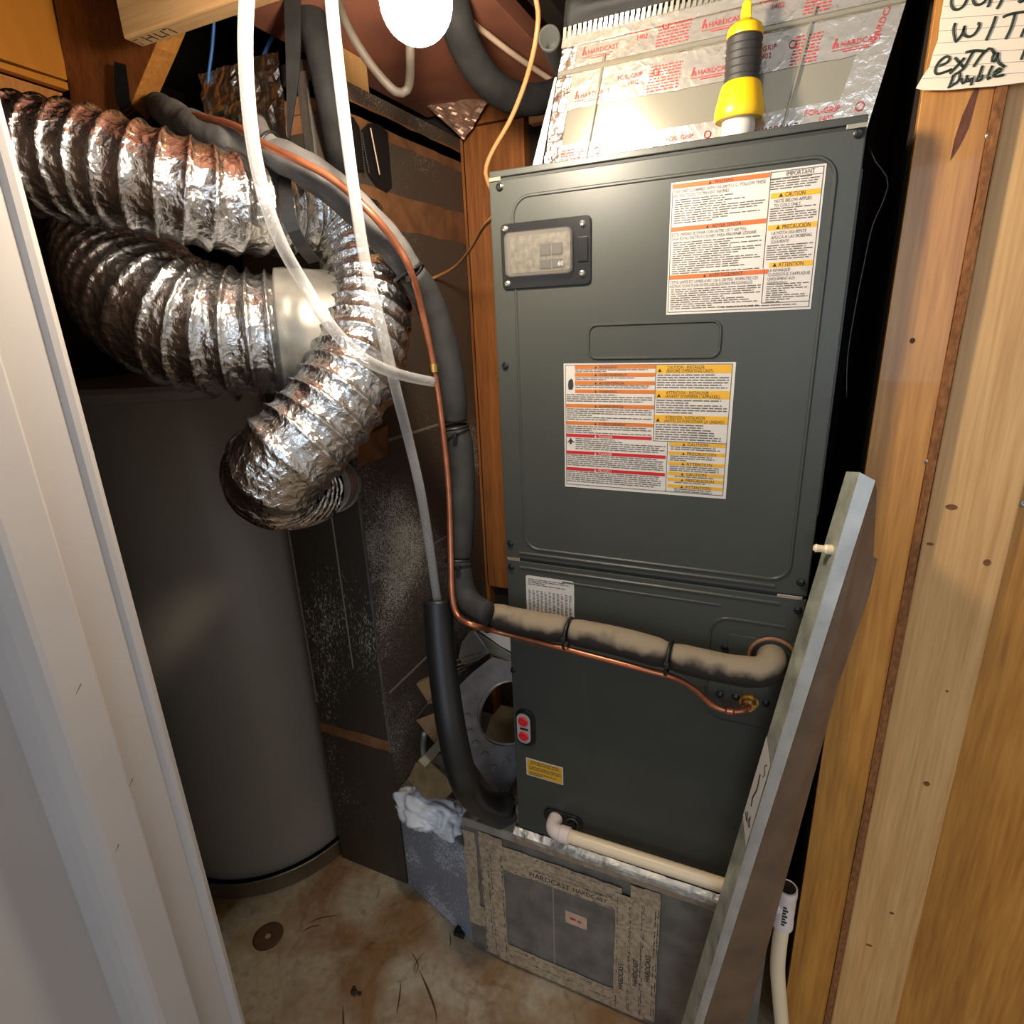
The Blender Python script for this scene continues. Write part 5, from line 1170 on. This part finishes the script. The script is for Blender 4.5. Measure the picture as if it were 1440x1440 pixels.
tube('foam_hose', [(-0.6136,1.1476,2.2188), (-0.5983,1.1418,2.1508), (-0.597,1.1747,2.1117), (-0.5864,1.2361,2.0755), (-0.5621,1.3118,2.0616), (-0.5288,1.4029,2.0792), (-0.49,1.5081,2.1285)], 0.030, 'foam', None, seg=20, step=0.015, label='fat black foam hose sagging between the light bulb and the plenum', cat='hose')
tube('grey_cable', [(-0.6243,1.196,2.2061), (-0.6208,1.2152,2.1905), (-0.6145,1.2362,2.1764), (-0.5966,1.2865,2.1644), (-0.5733,1.3379,2.1487), (-0.5463,1.4389,2.1373), (-0.5149,1.5059,2.1224)], 0.0058, 'pale', None, seg=8, label='pale cable running down right from the light bulb', cat='cable')
tube('grey_cable', [(-0.6263,1.3326,2.2665), (-0.6211,1.2984,2.229), (-0.6177,1.2556,2.1861)], 0.0042, 'pale', None, seg=8, label='short pale cable branching up near the bulb', cat='cable')
tube('thermostat_wire', [(-0.4181,1.0723,2.1452), (-0.4186,1.0835,2.1126), (-0.4215,1.099,2.0949), (-0.4362,1.1137,2.058), (-0.463,1.1336,2.0187), (-0.4987,1.147,1.9729), (-0.5436,1.1565,1.928), (-0.5613,1.1614,1.8999), (-0.5622,1.1763,1.8778), (-0.558,1.2042,1.8536)], 0.0044, 'tan', None, seg=8, label='tan wire falling from the ceiling to the corner of the air handler', cat='wire')
tube('thermostat_wire', [(-0.897,1.459,1.7337), (-0.885,1.4924,1.7433), (-0.8,1.4461,1.76), (-0.7,1.3394,1.7827), (-0.6,1.2112,1.8057), (-0.479,1.0224,1.7971)], 0.0040, 'tan', None, seg=8, label='tan wire arcing across to the duct from the left of the air handler', cat='wire')
e1 = Vector((-0.4771,1.2998,2.1448)); e2 = Vector((-0.5462,1.6247,2.1708))
tube('grey_pipe', [e1, e1.lerp(e2, 0.5), e2], 0.0215, 'greypipe', None, seg=28, hollow=0.0175, label='open grey pipe end left of the canvas connector', cat='pipe')
tube('thin_wire', [(0.0797,1.04,1.8291), (0.0889,1.04,1.81), (0.1078,1.045,1.7861), (0.1074,1.05,1.7623), (0.0974,1.05,1.7271), (0.0931,1.05,1.6711), (0.0901,1.05,1.6224), (0.0885,1.05,1.5509), (0.0944,1.05,1.4867)], 0.0012, 'black_gloss', None, seg=6, label='thin black wire hanging beside the right edge of the cabinet', cat='wire')
strap('fixing_strap', [(-1.2935,0.985,2.1527)+(0.022,), (-1.303,0.985,2.1159)+(0.028,), (-1.2982,0.98,2.0785)+(0.028,), (-1.2596,0.975,2.0408)+(0.028,), (-1.2244,0.985,2.0176)+(0.028,)], 0.02, 0.003, 'black_gloss', 'short black stapled strap on the brown stringer', 'strap')
box('scrap_wood', ((-0.932,1.25,2.2317)[0]-0.02, 1.20, 2.12), ((-0.9099,1.25,2.2274)[0], 1.30, 2.1845), 'pine', None, 0.003, label='rough splintered wood scrap under the ceiling behind the right clear tube', cat='wood scrap')

# ------------------------------------------------------------------ scrap stacked between riser and air handler
fg = empty('blower_flange', (-0.572,1.1,0.6344), 'grey cast metal flange plate with a large round hole', 'flange plate')
def plate_hole(name, outline, c, rx, rz, y0, y1, mat, parent, n=40):
    """flat plate with an oval hole; rim stitched by angle"""
    O = []
    cx, cz = c
    m = len(outline)
    for k in range(n):
        a = 2*math.pi*k/n; d = Vector((math.cos(a), math.sin(a))); best = None
        for i in range(m):
            p = Vector(outline[i])-Vector(c); q = Vector(outline[(i+1) % m])-Vector(c); e = q-p
            den = d.x*(-e.y)+e.x*d.y
            if abs(den) < 1e-12: continue
            t = (p.x*(-e.y)+e.x*p.y)/den; s = (d.x*p.y-d.y*p.x)/den
            if t > 0 and -1e-6 <= s <= 1+1e-6: best = t if best is None else max(best, t)
        O.append((cx+d.x*(best or rx*1.3), cz+d.y*(best or rz*1.3)))
    I = [(cx+rx*math.cos(2*math.pi*k/n), cz+rz*math.sin(2*math.pi*k/n)) for k in range(n)]
    yf = lambda x, z: 1.06+0.25*(z-0.46)+0.8*(x+0.56)
    V = [(x, y0+yf(x, z), z) for x, z in O]+[(x, y0+yf(x, z), z) for x, z in I]+[(x, y1+yf(x, z), z) for x, z in O]+[(x, y1+yf(x, z), z) for x, z in I]
    Fc = []
    for k in range(n):
        q = (k+1) % n
        Fc += [(k, q, n+q, n+k), (2*n+k, 3*n+k, 3*n+q, 2*n+q), (k, 2*n+k, 2*n+q, q), (n+k, n+q, 3*n+q, 3*n+k)]
    return link(name, V, Fc, mat, parent)
xz = lambda p: (p[0], p[2])
fo = [xz(p) for p in ((-0.6286,1.0905,0.8016), (-0.5935,1.1254,0.8288), (-0.5407,1.1603,0.7994), (-0.4961,1.1849,0.7552), (-0.4776,1.1758,0.6597), (-0.4905,1.1428,0.569), (-0.5198,1.1103,0.5326), (-0.5305,1.0895,0.4837), (-0.5441,1.0731,0.4617), (-0.559,1.0624,0.4661), (-0.5779,1.0551,0.4975), (-0.6203,1.0423,0.5824), (-0.6551,1.0294,0.642), (-0.6721,1.0346,0.7171), (-0.6604,1.0564,0.7669))]
hc = xz((-0.5463,1.1265,0.6823)); 
plate_hole('flange_plate', fo, hc, abs((-0.5463,1.1265,0.6823)[0]-(-0.6086,1.0806,0.6978)[0]), abs((-0.5463,1.1265,0.6823)[2]-(-0.5505,1.1441,0.766)[2]), 0.0, 0.008, 'cast', fg)
ring('raised_rim', (hc[0], 1.06+0.25*(hc[1]-0.46)+0.8*(hc[0]+0.56)-0.001, hc[1]), (0.8, -1, 0.25), (Vector((-0.5463,1.1265,0.6823))-Vector((-0.6086,1.0806,0.6978))).length+0.004, 0.003, 'cast', fg, seg=40, squash=1)
for p in ((-0.6331,1.0585,0.6941), (-0.6257,1.0542,0.6531), (-0.613,1.0563,0.621), (-0.593,1.0638,0.5868), (-0.574,1.0695,0.5488), (-0.5533,1.0689,0.4803), (-0.5468,1.093,0.5559)):
    lathe('boss', [(0.010, 0), (0.009, 0.002), (0.0001, 0.0022)], p, 'cast', fg, seg=14, axis=(0.8, -1, 0.25))
prism('brown_plate', [(-0.6757,1.26,0.534), (-0.6413,1.26,0.5866), (-0.567,1.26,0.5875), (-0.5717,1.26,0.454), (-0.6486,1.26,0.4429), (-0.7037,1.26,0.4515)], (0, 0.004, 0), 'brownplate', None, label='brown metal sheet seen through the round hole of the flange', cat='metal sheet')
sb = empty('galvanised_box', (-0.6104,1.16,0.8275), 'crumpled galvanised sheet corner with a white paper panel behind the drain sleeve', 'sheet metal')
prism('sheet_face', [(-0.7207,1.18,0.771), (-0.7025,1.17,0.8234), (-0.6686,1.16,0.8711), (-0.652,1.16,0.8743), (-0.6108,1.16,0.8212), (-0.6551,1.17,0.7805), (-0.7049,1.18,0.7505)], (0, 0.02, 0), 'galv', sb, 0.003)
prism('sheet_face', [(-0.6509,1.158,0.8756), (-0.5216,1.158,0.8173), (-0.5228,1.158,0.7865), (-0.6099,1.158,0.8184)], (0, 0.02, 0), 'galv_dark', sb, 0.002)
prism('paper_panel', [(-0.6368,1.155,0.882), (-0.5173,1.155,0.8994), (-0.5199,1.155,0.8295), (-0.5809,1.155,0.8508)], (0, 0.003, 0), 'label', sb)
fc = empty('air_filter', (-0.7791,1.17,0.6401), 'folded cardboard air filter with dusty pleats behind the drain sleeve', 'air filter')
prism('card_frame', [(-0.8434,1.15,0.6786), (-0.7778,1.15,0.7212), (-0.7144,1.15,0.747), (-0.7216,1.15,0.6569), (-0.8075,1.15,0.6232)], (0, 0.02, 0), 'card', fc, 0.001)
for i in range(10):
    t = i/9
    a = Vector((-0.8498,1.135,0.5708)).lerp(Vector((-0.7025,1.135,0.7908)), t); b = Vector((-0.7921,1.14,0.6478)).lerp(Vector((-0.6163,1.14,0.8316)), t)
    w = Vector((0.004, 0, 0.004))
    prism('pleat', [a, a+w*1.2, b+w*1.2, b], (0, 0.006, 0), 'pleat' if i % 2 else 'card', fc)
prism('card_frame', [(-0.8326,1.118,0.5854), (-0.7626,1.118,0.6299), (-0.7566,1.118,0.4971), (-0.7933,1.118,0.5428)], (0, 0.004, 0), 'card', fc)
mb = empty('metal_bracket', (-0.7054,0.99,0.6148), 'small shiny bent metal bracket above the brown plate', 'bracket')
prism('arm', [(-0.7458,0.992,0.5768), (-0.6798,0.992,0.6632), (-0.6653,0.992,0.6467), (-0.7261,0.992,0.5634)], (0, 0.004, 0), 'galv_bright', mb, 0.0006)
prism('lip', [(-0.7389,0.98,0.5887), (-0.7176,0.98,0.574), (-0.7171,0.98,0.5784), (-0.7363,0.98,0.5939)], (0, 0.012, 0), 'galv_bright', mb)
prism('brown_plate', [(-0.7598,0.998,0.5608), (-0.7139,0.998,0.5777), (-0.6502,0.998,0.5333), (-0.6494,0.998,0.5182), (-0.6795,0.998,0.4764), (-0.7425,0.998,0.4583), (-0.7881,0.998,0.4997)], (0, 0.004, 0), 'brownplate', None, label='brown pentagon shaped metal plate hanging under the bracket', cat='metal plate')
tube('blue_pipe_scrap', [(-0.8387,1.16,0.5123), (-0.8488,1.16,0.46), (-0.8478,1.16,0.3973)], 0.008, 'galv', None, seg=12, label='short upright metal tube behind the bracket', cat='tube')
# white plastic bag lying on the boot
bm = bmesh.new(); bmesh.ops.create_icosphere(bm, subdivisions=5, radius=1.0)
c = Vector((-0.75,1.03,0.384)); V = []
for v in bm.verts:
    p = v.co.copy()
    d = 0.98+0.28*noise.noise(p*1.5+Vector((3, 1, 7)))+0.30*(abs(noise.noise(p*2.4))-0.2)+0.10*(abs(noise.noise(p*6.0))-0.2)+0.02*(abs(noise.noise(p*14))-0.2)
    q = Vector((p.x*0.100*d, p.y*0.058*d, p.z*0.050*d))
    q.z = max(q.z, -0.036)
    q.z -= 0.10*q.x
    V.append(c+q)
Fc = [tuple(v.index for v in f.verts) for f in bm.faces]; bm.free()
link('plastic_bag', V, Fc, 'bag', None, smooth=True, label='crumpled white plastic bag lying on the duct boot', cat='bag')

# scratches on the concrete
FL = bpy.data.objects['floor']
def scr(name, pts, w):
    sp, L = spline(pts, 0.01); V = []; Fc = []
    for i, p in enumerate(sp):
        a = Vector(p); b = Vector(sp[min(i+1, len(sp)-1)])-Vector(sp[max(i-1, 0)]); n = Vector((-b.y, b.x, 0)).normalized()*w*math.sin(math.pi*(i+0.3)/(len(sp)))
        V += [a+n, a-n]
    for i in range(len(sp)-1): Fc.append((2*i, 2*i+1, 2*i+3, 2*i+2))
    return link(name, V, Fc, 'rust', FL)
for pts, w in (([(-1.1029,0.8566,0.0006), (-1.0755,0.8905,0.0006), (-1.033,0.9172,0.0006)], 0.002), ([(-1.0956,0.8374,0.0006), (-1.0831,0.858,0.0006), (-1.0608,0.8739,0.0006)], 0.002), ([(-0.7772,0.9113,0.0006), (-0.7408,0.8901,0.0006), (-0.734,0.8658,0.0006)], 0.0016), ([(-0.7411,0.9261,0.0006), (-0.7484,0.8949,0.0006), (-0.7394,0.8674,0.0006)], 0.0014),
               ([(-0.7284,0.8777,0.0006), (-0.6826,0.8462,0.0006), (-0.6418,0.8136,0.0006), (-0.6255,0.7934,0.0006)], 0.003), ([(-0.7588,0.8367,0.0006), (-0.7427,0.8067,0.0006), (-0.7251,0.7687,0.0006)], 0.0022), ([(-0.8649,0.7346,0.0006), (-0.8341,0.6997,0.0006), (-0.8127,0.6762,0.0006)], 0.0025), ([(-0.7054,0.9956,0.0006), (-0.6898,0.9764,0.0006), (-0.6857,0.9614,0.0006)], 0.0016)):
    scr('scratch', pts, w)

# ------------------------------------------------------------------ floor: washer, trap, crumbs, stains
wc = (-1.1757,0.7924,0.002)
ring('flat_disc', (wc[0], wc[1], 0.0012), (0, 0, 1), 0.0245, 0.0165, 'rust', None, seg=36, s2=8, squash=0.06, label='flat rust brown disc with a small centre hole on the floor', cat='disc')
tp = (-0.6675,1.0065,0.012)
tm = empty('dark_clip', (tp[0], tp[1], 0.001), 'small dark plastic clip on the floor at the corner of the base', 'clip')
box('clip_body', (tp[0]-0.024, tp[1]-0.014, 0.001), (tp[0]+0.008, tp[1]+0.014, 0.016), 'black', tm, 0.003)
box('clip_tab', (tp[0]-0.018, tp[1]-0.010, 0.016), (tp[0]-0.004, tp[1]+0.006, 0.024), 'black_gloss', tm, 0.002)
dbp = (-0.8544,0.7669,0.004)
for i, (dx, dy, s, lab) in enumerate(((0, 0, 0.010, 'dark crumb of debris on the floor, largest one'), (0.014, 0.003, 0.006, 'small dark crumb right of the largest one'), (-0.008, 0.010, 0.005, 'small dark crumb behind the largest one'))):
    bm = bmesh.new(); bmesh.ops.create_icosphere(bm, subdivisions=2, radius=1.0); V = []
    for v in bm.verts:
        d = 1+0.5*noise.noise(v.co*2+Vector((i*3, 0, 0))); V.append((dbp[0]+dx+v.co.x*s*d, dbp[1]+dy+v.co.y*s*d*0.8, 0.001+s*0.4+max(-0.4, v.co.z*0.5*d)*s))
    Fc = [tuple(v.index for v in f.verts) for f in bm.faces]; bm.free()
    link('crumb', V, Fc, 'debris', None, label=lab, cat='debris', group='dark crumbs on the floor')
